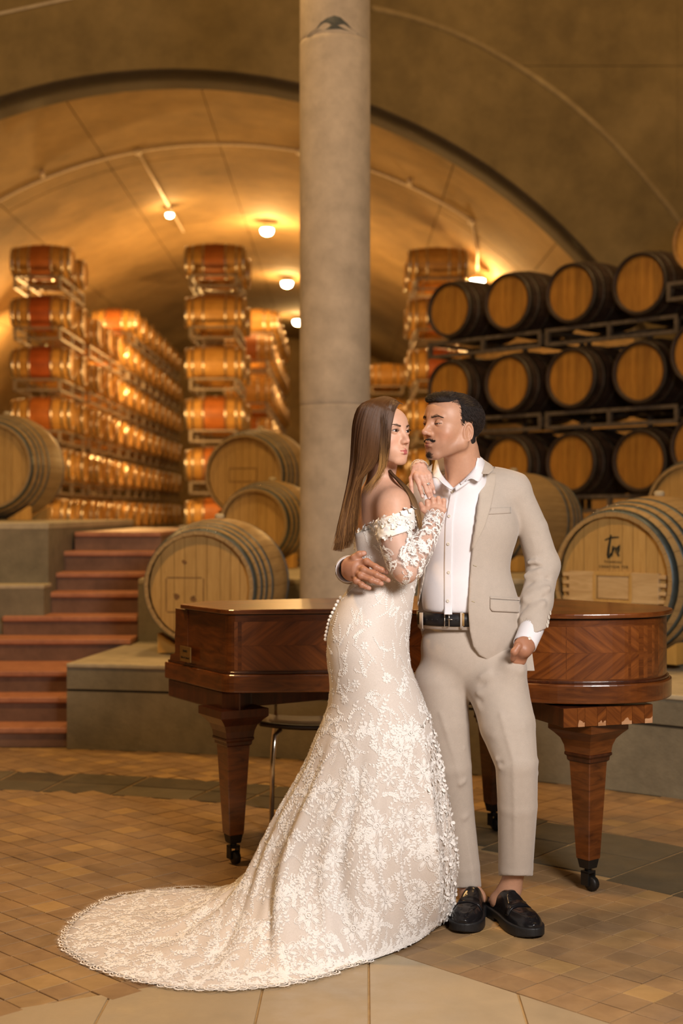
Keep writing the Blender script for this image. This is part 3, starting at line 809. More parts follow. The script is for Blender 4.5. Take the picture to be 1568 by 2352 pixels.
# brass plaque with its two lines of lettering
pq=T1+dk*.30; 
rzp=math.atan2(-dk.y,-dk.x)
plq=empty('plaque_dummy'); bpy.data.objects.remove(plq)
t_=.27
pc=T1+dk*.345-nk*(-.0)
plo=bevel(MB().box((0,0,0),(.105,.004,.062)).build('brass_plaque',M_brass,pi_),.001,1)
outn=Vector((-dk.y,dk.x)) if Vector((-dk.y,dk.x)).y<0 else Vector((dk.y,-dk.x))
pp_=T1+dk*.33+outn*.0225
plo.location=(pp_.x-pb_.x,pp_.y-pb_.y,.800); plo.rotation_euler=(0,0,math.atan2(-dk.y,-dk.x))
tag(plo,'brass plaque')
def ptext(s,z,size):
    cu=bpy.data.curves.new('plaque_text','FONT'); cu.body=s; cu.size=size; cu.align_x='CENTER'; cu.extrude=.0003
    o=bpy.data.objects.new('plaque_text',cu); col.objects.link(o); dg=bpy.context.evaluated_depsgraph_get(); me=bpy.data.meshes.new_from_object(o.evaluated_get(dg)); bpy.data.objects.remove(o)
    me.materials.clear(); me.materials.append(M_black); link('plaque_lettering',me,None,plo,(0,-.0024,z),(PI/2,0,0))
ptext('PIANO',.008,.014); ptext('Salle de Concert',-.018,.0125)
# legs
axp=(Vector((.32,-.53))).normalized(); rza=math.atan2(axp.y,axp.x)+math.radians(0)
def sq(s,n=4): return s
def leg(x,y,ztop,rz,cap=True,wide=.30,label=None):
    e_=empty('leg',(x-pb_.x,y-pb_.y,0),rz); e_.parent=pi_
    q=math.sqrt(2)
    def loft(name,prof,mat):
        m=MB(); R45=Matrix.Rotation(PI/4,3,'Z'); m.lathe([(r*q/2,z) for r,z in prof],4,R45); return m.build(name,mat,e_)
    sh=loft('shaft',[(.062,.115),(.064,.125),(.098,ztop-.15),(.098,ztop-.145)],M_mah); bevel(sh,.003,1)
    bevel(loft('ferrule',[(.046,.082),(.058,.118)],M_black),.002,1)
    bevel(loft('collar',[(.098,ztop-.15),(.110,ztop-.143),(.112,ztop-.13),(.124,ztop-.125),(.124,ztop-.115)],M_mahd),.002,1)
    loft('capital',[(.118,ztop-.115),(.124,ztop-.09),(.142,ztop-.065),(.175,ztop-.045),(.205,ztop-.03),(.205,ztop-.0)],M_mahd if not cap else M_mah)
    # caster: fork and wheel
    c=empty('caster_fork'); bpy.data.objects.remove(c)
    MB().tube([(0,0,.085),(0,0,.06)],.013,8).build('caster_stem',M_black,e_,True)
    fk=MB().box((0,.018,.045),(.034,.006,.05)).box((0,-.018,.045),(.034,.006,.05)).box((-.0,0,.068),(.034,.042,.008)); fk.build('caster_fork',M_black,e_)
    MB().lathe([(.010,-.013),(.025,-.012),(.027,-.006),(.027,.006),(.025,.012),(.010,.013)],20,Matrix.Rotation(PI/2,3,'X')).build('caster_wheel',M_black,e_,True,(.018,0,.0275))
    return e_
leg(-.425,5.365,.615,rza,False); leg(.90,4.985,.62,rza+math.radians(8)); leg(.66,5.93,.61,rza,False)
# block above the tail leg with its worn veneer strips
bx=empty('leg_block',(.90-pb_.x,5.0-pb_.y,0),rza+math.radians(78)); bx.parent=pi_
bevel(MB().box((0,0,.655),(.36,.30,.068)).build('block_core',M_mahd,bx),.002,1)
xx=-.18
for k,wv in enumerate((.055,.03,.05,.035,.06,.045,.05,.035)):
    mm=[M_mah,M_v1,M_rawwood,M_v1][k%4] if k%4!=2 else M_v1
    MB().box((xx+wv/2,-.151,.655),(wv-.001,.003,.066)).build('veneer_strip',VU if k%2 else VD,bx)
    if k in (1,3,5,7):
        V=[(xx+.002,-.1535,.6215)]; 
        for q in range(6): V.append((xx+.002+(wv-.004)*q/5,-.1535,.6215+random.uniform(.008,.026)))
        V.append((xx+wv-.002,-.1535,.6215)); link('bare_patch',npmesh('bare_patch',V,[tuple(range(len(V)))[::-1]],False),M_rawwood,bx)
    xx+=wv
prism_t([Vector((.35,5.1)),Vector((.95,5.05)),Vector((.80,5.7)),Vector((.2,5.8))],.65,.683,'soundboard_beam',M_mahd)
# ------------------------------------------------------------------ chair behind the piano
ch=empty('metal_chair',(-.12,6.05,0),math.radians(3)); tag(ch,'dark-seated chair with thin chrome legs standing behind the piano','chair')
seat=MB(); nx,ny=8,8; V=[];Fc=[]
for i in range(nx+1):
    for j in range(ny+1):
        u,v=i/nx*2-1,j/ny*2-1; rr=max(abs(u),abs(v)); V.append((u*.25*(1-.06*v*v),v*.22*(1-.06*u*u),.455+.018*u*u-.012*v))
for i in range(nx):
    for j in range(ny): a_=i*(ny+1)+j; Fc.append((a_,a_+ny+1,a_+ny+2,a_+1))
so=link('seat',npmesh('seat',V,Fc,True),plain('dark_seat',(.035,.02,.011),.4),ch); mo=so.modifiers.new('t','SOLIDIFY'); mo.thickness=.02
V=[];Fc=[]
for i in range(nx+1):
    for j in range(ny+1):
        u,v=i/nx*2-1,j/ny; V.append((u*.20,.21+.04*v-.03*(1-u*u)*0-.0+.03*u*u*-1,.47+.06+.30*v))
for i in range(nx):
    for j in range(ny): a_=i*(ny+1)+j; Fc.append((a_,a_+ny+1,a_+ny+2,a_+1))
so=link('backrest',npmesh('backrest',V,Fc,True),bpy.data.materials['dark_seat'],ch); so.modifiers.new('t','SOLIDIFY').thickness=.012
for sx in (-1,1):
    for sy in (-1,1): MB().tube([(sx*.15,sy*.15,.44),(sx*.175,sy*.175,.42),(sx*.185,sy*.19,.3),(sx*.19,sy*.2,.0)],.0105,8).build('leg',M_chrome,ch,True)
for sx in (-1,1): MB().tube([(sx*.17,.17,.43),(sx*.17,.22,.47),(sx*.17,.235,.6)],.008,8).build('back_support',M_chrome,ch,True)
# ------------------------------------------------------------------ implicit-surface toolkit
f32=np.float32
def A(p): return np.asarray(tuple(p),dtype=f32)
def length(v): return np.sqrt(np.einsum('ij,ij->i',v,v))
def sph(P,c,r): return length(P-A(c))-f32(r)
def ell(P,c,r,R=None):
    q=P-A(c)
    if R is not None: q=q@R      # R: columns are local axes in the frame of P
    r=A(r); k0=length(q/r); k1=length(q/(r*r)); return k0*(k0-1)/np.maximum(k1,1e-6)
def cap(P,a,b,r1,r2=None):
    if r2 is None: r2=r1
    a,b=A(a),A(b); d=b-a; t=np.clip((P-a)@d/max(float(d@d),1e-12),0,1); return length(P-a-t[:,None]*d)-(r1+(r2-r1)*t)
def capf(P,a,b,r1,r2,flat,n):   # capsule flattened along unit vector n
    a,b,n=A(a),A(b),A(n); q=P-a; d=b-a; t=np.clip(q@d/float(d@d),0,1); w=q-t[:,None]*d; wn=w@n
    w2=w-wn[:,None]*n+ (wn/flat)[:,None]*n; return (length(w2)-(r1+(r2-r1)*t))*min(1,flat)
def chain(P,pts,rs,k=.01):
    out=None
    for i in range(len(pts)-1):
        d=cap(P,pts[i],pts[i+1],rs[i],rs[i+1]); out=d if out is None else smin(out,d,k)
    return out
def smin(a,b,k):
    h=np.clip(.5+.5*(b-a)/k,0,1); return b*(1-h)+a*h-k*h*(1-h)
def smax(a,b,k): return -smin(-a,-b,k)
def ridge(P,pts,w,amp):
    """signed displacement: positive amp pushes the surface out along a polyline"""
    d=None
    for i in range(len(pts)-1):
        q=cap(P,pts[i],pts[i+1],0,0); d=q if d is None else np.minimum(d,q)
    return amp*np.exp(-(d/w)**2)
def proj(P): return 784+P[:,0]/P[:,1]*F, 1176+(CAMZ-P[:,2])/P[:,1]*F
def poly2d(x,y,pts):
    """signed distance to a closed polygon (negative inside)"""
    pts=np.asarray(pts,f32); n=len(pts); d=np.full(len(x),1e9,f32); ins=np.zeros(len(x),bool)
    for i in range(n):
        ax,ay=pts[i]; bx_,by=pts[(i+1)%n]; ex,ey=bx_-ax,by-ay; wx,wy=x-ax,y-ay
        t=np.clip((wx*ex+wy*ey)/max(ex*ex+ey*ey,1e-9),0,1); d=np.minimum(d,(wx-t*ex)**2+(wy-t*ey)**2)
        c=(ay>y)!=(by>y)
        xi=np.where(c,(bx_-ax)*(y-ay)/(by-ay if abs(by-ay)>1e-9 else 1e-9)+ax,0); ins^=c&(x<xi)
    d=np.sqrt(d); return np.where(ins,-d,d)
def surface(fn, lo, hi, h):
    """surface nets of fn<0 on a regular grid"""
    lo=np.array(lo,float); hi=np.array(hi,float); n=np.maximum(np.ceil((hi-lo)/h).astype(int)+1,3)
    Fv=np.empty(n,f32); ys=(lo[1]+h*np.arange(n[1])).astype(f32); zs=(lo[2]+h*np.arange(n[2])).astype(f32)
    YY,ZZ=np.meshgrid(ys,zs,indexing='ij'); yz=np.stack([YY.ravel(),ZZ.ravel()],1)
    step=max(1,int(400000/len(yz)))
    for i in range(0,n[0],step):
        xs=(lo[0]+h*np.arange(i,min(i+step,n[0]))).astype(f32); m=len(xs)
        P=np.empty((m*len(yz),3),f32); P[:,0]=np.repeat(xs,len(yz)); P[:,1:]=np.tile(yz,(m,1))
        Fv[i:i+m]=fn(P).reshape(m,n[1],n[2])
    S=Fv<0
    c=np.zeros(n-1,np.int8)
    for dx in (0,1):
        for dy in (0,1):
            for dz in (0,1): c+=S[dx:n[0]-1+dx,dy:n[1]-1+dy,dz:n[2]-1+dz]
    act=(c>0)&(c<8); I=np.argwhere(act); idx=-np.ones(act.shape,np.int32); idx[act]=np.arange(len(I))
    acc=np.zeros((len(I),3)); cnt=np.zeros(len(I))
    E=[((0,0,0),(1,0,0)),((0,1,0),(1,1,0)),((0,0,1),(1,0,1)),((0,1,1),(1,1,1)),((0,0,0),(0,1,0)),((1,0,0),(1,1,0)),((0,0,1),(0,1,1)),((1,0,1),(1,1,1)),((0,0,0),(0,0,1)),((1,0,0),(1,0,1)),((0,1,0),(0,1,1)),((1,1,0),(1,1,1))]
    for a,b in E:
        fa=Fv[I[:,0]+a[0],I[:,1]+a[1],I[:,2]+a[2]]; fb=Fv[I[:,0]+b[0],I[:,1]+b[1],I[:,2]+b[2]]
        m=(fa<0)!=(fb<0); t=np.where(m,fa/np.where(m,fa-fb,1),0)[:,None]
        acc+=np.where(m[:,None],np.array(a)+t*(np.array(b)-np.array(a)),0); cnt+=m
    V=lo+(I+acc/cnt[:,None])*h
    Q=[]
    for ax in range(3):
        o1,o2=(ax+1)%3,(ax+2)%3
        sl0=[slice(None)]*3; sl1=[slice(None)]*3; sl0[ax]=slice(0,n[ax]-1); sl1[ax]=slice(1,n[ax])
        s0,s1=S[tuple(sl0)],S[tuple(sl1)]; cr=s0!=s1
        J=np.argwhere(cr); ok=(J[:,o1]>0)&(J[:,o2]>0)&(J[:,o1]<n[o1]-1)&(J[:,o2]<n[o2]-1); J=J[ok]
        if not len(J): continue
        def at(d1,d2):
            K=J.copy(); K[:,o1]+=d1; K[:,o2]+=d2; return idx[K[:,0],K[:,1],K[:,2]]
        q=np.stack([at(-1,-1),at(0,-1),at(0,0),at(-1,0)],1)
        fl=~s0[tuple(J.T)]; q[fl]=q[fl][:,::-1]; Q.append(q)
    return V,np.concatenate(Q)
def join(parts):
    V=[];Q=[];C=[];b=0
    for v,q,c in parts: V.append(v);Q.append(q+b);C.append(c);b+=len(v)
    return np.concatenate(V),np.concatenate(Q),np.concatenate(C)
def frame(f,u):
    f=Vector(f).normalized(); r=f.cross(Vector(u)).normalized(); u=r.cross(f); return np.array([r,f,u],f32).T   # columns: right, forward, up
def headframe(yaw,pitch,roll):
    """yaw: 0 faces the camera, + turns to viewer's right; pitch + looks down"""
    y,p=math.radians(yaw),math.radians(pitch)
    f=Vector((math.sin(y)*math.cos(p),-math.cos(y)*math.cos(p),-math.sin(p)))
    u=Vector((0,0,1)); r=f.cross(u).normalized(); u=r.cross(f)
    M=Matrix.Rotation(math.radians(roll),3,f); return frame(f,M@u)
# ------------------------------------------------------------------ head
def head_sdf(L, g):
    """L: head-local points (x person's right, y forward, z up, origin at eye height), g: dict of shape numbers"""
    S=lambda v:(-v[0],v[1],v[2])
    m=L.copy(); m[:,0]=np.abs(m[:,0])
    d=ell(m,(0,-.020,.022),(.0745,.094,.077))
    d=smin(d,ell(m,(0,.022,-.020),(.060*g['w'],.064,.085)),.03)
    d=smin(d,ell(m,(0,.030,.036),(.058,.052,.048)),.03)            # forehead
    d=smin(d,cap(m,(.050*g['jw'],-.006,-.062),(.018,.060,-.100),.017,.014),.025)     # jaw line
    d=smin(d,cap(m,(.052*g['jw'],-.010,-.030),(.048*g['jw'],-.006,-.062),.016,.015),.02)
    d=smin(d,ell(m,(0,.066,-.101),(.019*g['chin'],.0165,.0165)),.018)
    d=smin(d,ell(m,(.038,.050,-.033),(.020,.020,.019)),.024)     # cheekbone
    d=smin(d,ell(m,(.024,.056,-.065),(.022,.016,.022)),.02)      # cheek
    d=smin(d,cap(m,(.006,.083,.020),(.040,.068,.018),.0065*g['brow'],.0055),.012)    # brow
    mz=m-A((0,0,g.get('mz',0)))
    d=smin(d,ell(mz,(0,.070,-.066),(.028,.0160,.022)),.018)        # muzzle
    # eye sockets
    d=smax(d,-ell(m,(.0315,.0885,.000),(.0165,.0135,.0105)),.010)
    # nose
    nzs=g.get('nz',0); m0=m; m=m-A((0,0,nzs))
    d=smin(d,cap(m,(0,.082,.006-nzs),(0,.1000+g['nose'],-.033),.0068,.0082),.016)
    d=smin(d,ell(m,(0,.101+g['nose'],-.0375),(.0080*g['nw'],.0090,.0072)),.010)
    d=smin(d,ell(m,(.0118*g['nw'],.0905+g['nose']*.5,-.0405),(.0056,.0085,.0058)),.011)
    d=smax(d,-ell(m,(.0062*g['nw'],.0965+g['nose']*.7,-.0475),(.0032,.0052,.0034)),.003)
    # lips
    m=mz; y0=.0880
    lt=g.get('lt',1.0)
    up=np.minimum(cap(m,(0,y0+.0015,-.0625),(.0075,y0,-.0605),.0042*lt,.0040*lt),cap(m,(.0075,y0,-.0605),(.0262,y0-.0160,-.0662),.0040*lt,.0026))
    lo_=np.minimum(cap(m,(0,y0-.0005,-.0725),(.010,y0-.0015,-.0720),.0052*lt,.0048*lt),cap(m,(.010,y0-.0015,-.0720),(.0262,y0-.0160,-.0665),.0048*lt,.0026))
    d=smin(d,up,.0035); d=smin(d,lo_,.0035)
    slit=np.minimum(cap(m,(0,y0+.0045,-.0666),(.010,y0+.003,-.0660),.0011+g['open'],.0010+g['open']*.8),cap(m,(.010,y0+.003,-.0660),(.0275,y0-.0155,-.0663),.0011+g['open']*.8,.0008))
    d=smax(d,-slit,.0025)
    d=smax(d,-cap(m,(0,.098,-.055),(0,.093,-.050),.0022,.0016),.003)   # philtrum
    d=smax(d,-cap(m,(0,.0905,-.0835),(.010,.088,-.0835),.003,.002),.008)
    m=m0
    # eyelids: a shell over the eyeball with an almond opening, its line following the gaze
    e=m-A((.0315,.0705,-.0005)); R=.0138
    lid=length(e)-R
    ax=(e[:,0]-.0005)/.0142; bow=np.clip(1-ax*ax,0,1)
    top=g['eo']*bow+g['ec']; bot=-g['eb']*bow+g['ec']
    zc=e[:,2]-.0012*ax
    almond=np.maximum(zc-top,bot-zc); almond=np.maximum(almond,np.abs(ax)*.0142-.0142); almond=np.maximum(almond,.003-e[:,1])
    lid=smax(lid,-almond,.0010)
    d=smin(d,lid,.0028)
    hole=np.maximum(length(e)-(R+.006),almond); d=np.maximum(d,-np.maximum(hole,-e[:,1]+.002))
    # ears
    E0=A((.0725,-.014,-.025)); q=m-E0
    ca,sa=math.cos(.30),math.sin(.30)                        # ear leans back and flares
    qx=q[:,0]*ca+q[:,1]*sa; qy=-q[:,0]*sa+q[:,1]*ca; qz=q[:,2]
    qq=np.stack([qx,qy,qz],1)
    el=np.sqrt((qy/.0155)**2+((qz)/.0280)**2)
    rim=np.sqrt(((el-.97)*.0175)**2+(qx-.0055)**2)-.0030; rim=np.where(qz<-.022,rim+.002,rim)
    disc=np.maximum(np.abs(qx-.0005-.0045*np.clip(el,0,1)**2)-.0018,(el-1)*.017)
    lobe=ell(qq,(.002,.006,-.026),(.0045,.008,.009))
    ear=smin(smin(rim,disc,.003),lobe,.004); ear=smin(ear,cap(qq,(.002,.012,-.004),(.003,.009,-.014),.0045,.004),.003)
    ear=smin(ear,np.minimum(cap(qq,(.0045,-.001,.016),(.0045,-.0085,.004),.0018,.0020),cap(qq,(.0045,-.0085,.004),(.0040,-.0045,-.013),.0020,.0024)),.003)
    ear=smax(ear,-ell(qq,(.0060,.0015,-.003),(.0060,.0068,.0105)),.003)
    d=smin(d,ear,.005)
    return d
def head_colors(L,g,base):
    n=len(L); C=np.tile(A(base),(n,1)).astype(f32); m=L.copy(); m[:,0]=np.abs(m[:,0])
    def blend(mask,c):
        nonlocal C
        mk=np.clip(mask,0,1)[:,None]; C=C*(1-mk)+A(c)*mk
    blend(.55*np.exp(-(sph(m,(.042,.055,-.038),0)/.020)**2),g['blush'])
    blend(.30*np.exp(-(sph(m,(0,.105,-.038),0)/.012)**2),g['blush'])
    y0=.0865
    y0=.0885; mz=m-A((0,0,g.get('mz',0))); dl=np.minimum(cap(mz,(0,y0,-.0628),(.0250,y0-.0155,-.0660),.0058,.0034),cap(mz,(0,y0,-.0722),(.0250,y0-.0150,-.0665),.0074,.0038))
    blend(1-np.clip(dl/.0013,0,1),g['lip'])
    blend(.9*(1-np.clip(cap(mz,(0,y0,-.0664),(.0265,y0-.015,-.0662),.0006)/.0010,0,1)),tuple(q*.35 for q in g['lip']))
    # brows
    b1=cap(m,(.013,.085,.0165),(.030,.082,.0225),.0036*g['bt'],.0034*g['bt']); b2=cap(m,(.030,.082,.0225),(.047,.066,.0175),.0032*g['bt'],.0012)
    db=np.minimum(b1,b2); blend(.62*(1-np.clip(db/.0022,0,1)),g['browc'])
    # lid crease / liner
    e=m-A((.0315,.0705,-.0005)); ax=(e[:,0]-.0005)/.0142; bow=np.clip(1-ax*ax,0,1); zc=e[:,2]-.0012*ax
    near=(length(e)<.0168)&(e[:,1]>.002)&(np.abs(ax)<1.08)
    dt=np.abs(zc-(g['eo']*bow+g['ec'])); db_=np.abs(zc-(-g['eb']*bow+g['ec']))
    blend(np.where(near,.95*(1-np.clip((dt-.0006)/.0011,0,1)),0),g['liner']); blend(np.where(near,g['lowliner']*(1-np.clip((db_-.0004)/.0010,0,1)),0),g['liner'])
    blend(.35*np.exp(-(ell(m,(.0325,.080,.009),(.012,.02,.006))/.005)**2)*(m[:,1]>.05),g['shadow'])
    blend(.8*(1-np.clip((ell(m,(.0062*g['nw'],.0965+g['nose']*.7,-.0475+g.get('nz',0)),(.0032,.0052,.0034)))/.0012,0,1)),tuple(q*.3 for q in base))
    if g.get('stubble'):
        z=m[:,2]; st=np.clip((-.05-z)/.02,0,1)*np.clip((m[:,1]+.01)/.03,0,1)*np.clip((z+.135)/.01,0,1); blend(.22*st,(.16,.09,.07))
        blend(.55*(1-np.clip(cap(m,(0,.088,-.0530),(.022,.076,-.0590),.0032,.0028)/.003,0,1)),(.05,.03,.022))
        blend(.45*(1-np.clip(ell(m,(0,.082,-.106),(.013,.01,.010))/.004,0,1)),(.06,.035,.025))
    return C
def eyes(parent,O,R,g,sc,gaze,names='eye'):
    """two eyeballs with iris and pupil; gaze: local yaw (deg, + to person's right), pitch down"""
    m,nt,p=newmat('eyeball_'+parent.name); v=coords(nt,kind='Object')
    sep=nt.nodes.new('ShaderNodeSeparateXYZ'); nt.links.new(v,sep.inputs[0])
    import_=nt.nodes.new('ShaderNodeVectorMath'); import_.operation='LENGTH'
    cb=nt.nodes.new('ShaderNodeCombineXYZ'); nt.links.new(sep.outputs[0],cb.inputs[0]); nt.links.new(sep.outputs[2],cb.inputs[2]); nt.links.new(cb.outputs[0],import_.inputs[0])
    r=ramp(nt,import_.outputs['Value'],[(0,(.003,.003,.003)),(.0024,(.004,.003,.003)),(.0030,(.030,.013,.007)),(.0058,(.018,.009,.006)),(.0065,(.50,.43,.40)),(.012,(.62,.52,.48))])
    nt.links.new(r,p.inputs['Base Color']); p.inputs['Roughness'].default_value=.08
    out=[]
    for s in (1,-1):
        c=Vector((s*.0315,.0705,-.0005))*sc
        o=MB().lathe([(.0001,-.0122*sc)]+[(.0122*sc*math.sin(t),-.0122*sc*math.cos(t)) for t in np.linspace(.2,PI-.2,13)]+[(.0001,.0122*sc)],20,Matrix.Rotation(-PI/2,3,'X')).build(names,m,parent,True)
        Rw=Matrix([[float(q) for q in row] for row in R]).to_4x4()
        gz=Matrix.Rotation(math.radians(-gaze[0]),4,'Z')@Matrix.Rotation(math.radians(-gaze[1]),4,'X')
        o.matrix_basis=Matrix.Translation(Vector(O)+Vector([float(q) for q in np.array(R)@np.array(c)]))@Rw@gz   # parent sits at the world origin
        out.append(o)
    return out
# ------------------------------------------------------------------ cloth and skin materials
def skinmat(name,rough=.48):
    m,nt,p=newmat(name); c=attr(nt); v=coords(nt); n=noise(nt,v,90,3,.6)
    c=mix(nt,1.0,c,ramp(nt,n,[(.3,(.93,.92,.92)),(.7,(1.0,1.0,1.0))]),'MULTIPLY')
    nt.links.new(c,p.inputs['Base Color']); p.inputs['Roughness'].default_value=rough
    p.inputs['Subsurface Weight'].default_value=.12; p.inputs['Subsurface Radius'].default_value=(.012,.005,.003); p.inputs['Subsurface Scale'].default_value=.6
    bump(nt,p,noise(nt,v,350,3),.05,.001); return m
def clothmat(name,c,rough=.85,weave=900,b=.12,var=.06,sheen=.3):
    m,nt,p=newmat(name); v=coords(nt); n=noise(nt,v,60,4); 
    n2=noise(nt,coords(nt,(1,1,.25)),weave,2)
    cc=mix(nt,.5,ramp(nt,n,[(.3,tuple(q*(1-var) for q in c)),(.7,tuple(min(1,q*(1+var)) for q in c))]),ramp(nt,n2,[(.35,tuple(q*(1-var*1.6) for q in c)),(.65,tuple(min(1,q*(1+var*1.6)) for q in c))]))
    nt.links.new(cc,p.inputs['Base Color']); p.inputs['Roughness'].default_value=rough; p.inputs['Sheen Weight'].default_value=sheen; p.inputs['Sheen Roughness'].default_value=.5
    bump(nt,p,n2,b,.0008); return m
M_suit=clothmat('linen_suit',(.50,.425,.355)); M_shirt=clothmat('white_shirt',(.86,.84,.87),.75,1200,.05,.02,.1)
M_lapel=clothmat('lapel_cloth',(.525,.445,.365))
M_belt=plain('black_leather',(.012,.012,.014),.42,0,.2,60,.1)
M_shoe=plain('polished_leather',(.010,.009,.010),.22,0,.1,30)
M_sole=plain('rubber_sole',(.012,.012,.013),.5,0,.2,50,.1)
M_skinm=skinmat('skin_man'); M_skinw=skinmat('skin_woman',.52)
def hairmat(name,rough=.38):
    m,nt,p=newmat(name); nt.links.new(attr(nt),p.inputs['Base Color']); p.inputs['Roughness'].default_value=rough; p.inputs['Specular IOR Level'].default_value=.35; return m
M_hair=hairmat('brown_hair'); M_hairm=hairmat('black_hair',.5); M_hairbase=hairmat('hair_underlayer',.85)
def strands(name,curves,radii,cols,mat,parent,n=3):
    """curves: list of (k,3) arrays; thin tapering tubes joined in one mesh"""
    V=[];Q=[];C=[];b=0
    for c,r,cc in zip(curves,radii,cols):
        c=np.asarray(c,float); k=len(c); T=np.gradient(c,axis=0); T/=np.maximum(np.linalg.norm(T,axis=1,keepdims=True),1e-9)
        ref=np.array([.31,.9,.2]) if abs(T[0]@np.array([.31,.9,.2]))<.85 else np.array([1.,0,0])
        U=np.cross(T,ref); U/=np.maximum(np.linalg.norm(U,axis=1,keepdims=True),1e-9); B=np.cross(T,U)
        tt=np.linspace(0,1,k); rr=r*(1-.75*tt**3) 
        for q in range(n): V.append(c+(U*math.cos(2*PI*q/n)+B*math.sin(2*PI*q/n))*rr[:,None])
        i=np.arange(k-1)
        for q in range(n):
            a=b+q*k; a2=b+((q+1)%n)*k; Q.append(np.stack([a+i,a+i+1,a2+i+1,a2+i],1))
        cc=np.asarray(cc,f32); cc=np.tile(cc,(k,1)) if cc.ndim==1 else cc
        C.append(np.tile(cc,(n,1))); b+=n*k
    V=np.concatenate(V); me=npmesh(name,V,np.concatenate(Q),True); setcol(me,np.concatenate(C)); o=link(name,me,mat,parent); return o
def fingers(P,pts_list,rs,k=.004):
    d=None
    for pts,r in zip(pts_list,rs):
        q=chain(P,pts,r,.003); d=q if d is None else smin(d,q,k)
    return d
# ------------------------------------------------------------------ the man
mb_=Vector((.50,4.62,0)); man=empty('person',mb_); tag(man,'man in beige suit and open white shirt looking down at the woman','person')
def wpart(name,me,mat,root,base):  # mesh given in world coordinates
    return link(name,me,mat,root,tuple(-base))
def local(P,O,R): return (P-A(O))@R
MO=W(1034,975,4.60); MR=headframe(-55,-2,-2); MS=1.04
gm=dict(w=1.03,jw=1.10,chin=1.25,brow=1.05,nose=.0035,nw=1.0,open=-.0004,eo=.0002,eb=.0022,ec=-.0030,base=None,
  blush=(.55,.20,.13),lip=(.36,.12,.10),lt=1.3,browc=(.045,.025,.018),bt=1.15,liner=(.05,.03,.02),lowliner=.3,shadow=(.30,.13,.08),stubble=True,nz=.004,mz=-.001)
SKM=(.56,.30,.185)
neckA,neckB=W(1072,1135,4.66),W(1058,1035,4.63)
def m_neck(P):
    d=cap(P,neckA,neckB,.068,.060)
    d=smin(d,cap(P,W(1030,1125,4.60),W(1078,1000,4.62),.012,.012),.03)     # sternomastoid
    d=smin(d,ell(P,W(1065,1160,4.70),(.15,.070,.045)),.05)
    return d
def m_head(P):
    L=local(P,MO,MR)/MS; d=head_sdf(L,gm)*MS
    return smin(d,m_neck(P),.022)
def m_col(P):
    L=local(P,MO,MR)/MS; C=head_colors(L,gm,SKM); return C
lo=np.array(MO)-[.15,.15,.27]; hi=np.array(MO)+[.15,.15,.13]
V1,Q1=surface(m_head,lo,hi,.0017); C1=m_col(V1.astype(f32))
# body under the clothes, coarse, same skin
elR=W(1247,1298,4.73); wrR=W(1212,1478,4.56); shR=W(1178,1137,4.70)
shL=W(962,1144,4.73); elL=W(872,1285,4.79); wrL=W(802,1309,4.42)
kR,aR_=W(1185,1765,4.53),W(1170,2045,4.62); kL,aL_=W(1035,1765,4.66),W(1082,2062,4.69)
hpR,hpL=W(1135,1560,4.66),W(1015,1560,4.70)
RLEG=[W(1142,1570,4.64),W(1165,1665,4.58),W(1186,1755,4.53),W(1188,1850,4.55),W(1184,1990,4.60),W(1184,2100,4.62)]
LLEG=[W(1010,1570,4.70),W(1020,1665,4.69),W(1034,1760,4.68),W(1046,1860,4.70),W(1066,1990,4.70),W(1076,2100,4.71)]
def m_body(P):
    d=smin(ell(P,W(1075,1215,4.70),(.135,.085,.15)),ell(P,W(1068,1370,4.70),(.120,.080,.18)),.05)
    d=smin(d,ell(P,W(1078,1510,4.70),(.130,.080,.10)),.05)
    d=smin(d,cap(P,shR,shL,.045,.045),.04)
    d=smin(d,m_neck(P)+.003,.022)
    d=np.minimum(d,chain(P,[shR,W(1222,1215,4.72),elR,wrR],[.042,.038,.034,.026])); d=np.minimum(d,chain(P,[shL,W(900,1215,4.80),elL,wrL],[.042,.038,.034,.026]))
    d=smin(d,chain(P,RLEG[:5]+[aR_],[.080,.068,.042,.040,.036,.036]),.03); d=smin(d,chain(P,LLEG[:5]+[aL_],[.072,.060,.044,.038,.034,.036]),.03)
    # feet inside the shoes
    d=smin(d,cap(P,Vector((.545,4.62,.058)),Vector((.600,4.49,.036)),.026,.010),.01); d=smin(d,cap(P,Vector((.455,4.66,.058)),Vector((.412,4.55,.036)),.026,.010),.01)
    d=smin(d,cap(P,aR_,Vector((.53,4.64,.06)),.036,.03),.02); d=smin(d,cap(P,aL_,Vector((.465,4.68,.06)),.036,.03),.02)
    return d
V2,Q2=surface(m_body,(-.05,4.25,.0),(.84,4.95,1.56),.010); C2=np.tile(A(SKM),(len(V2),1))
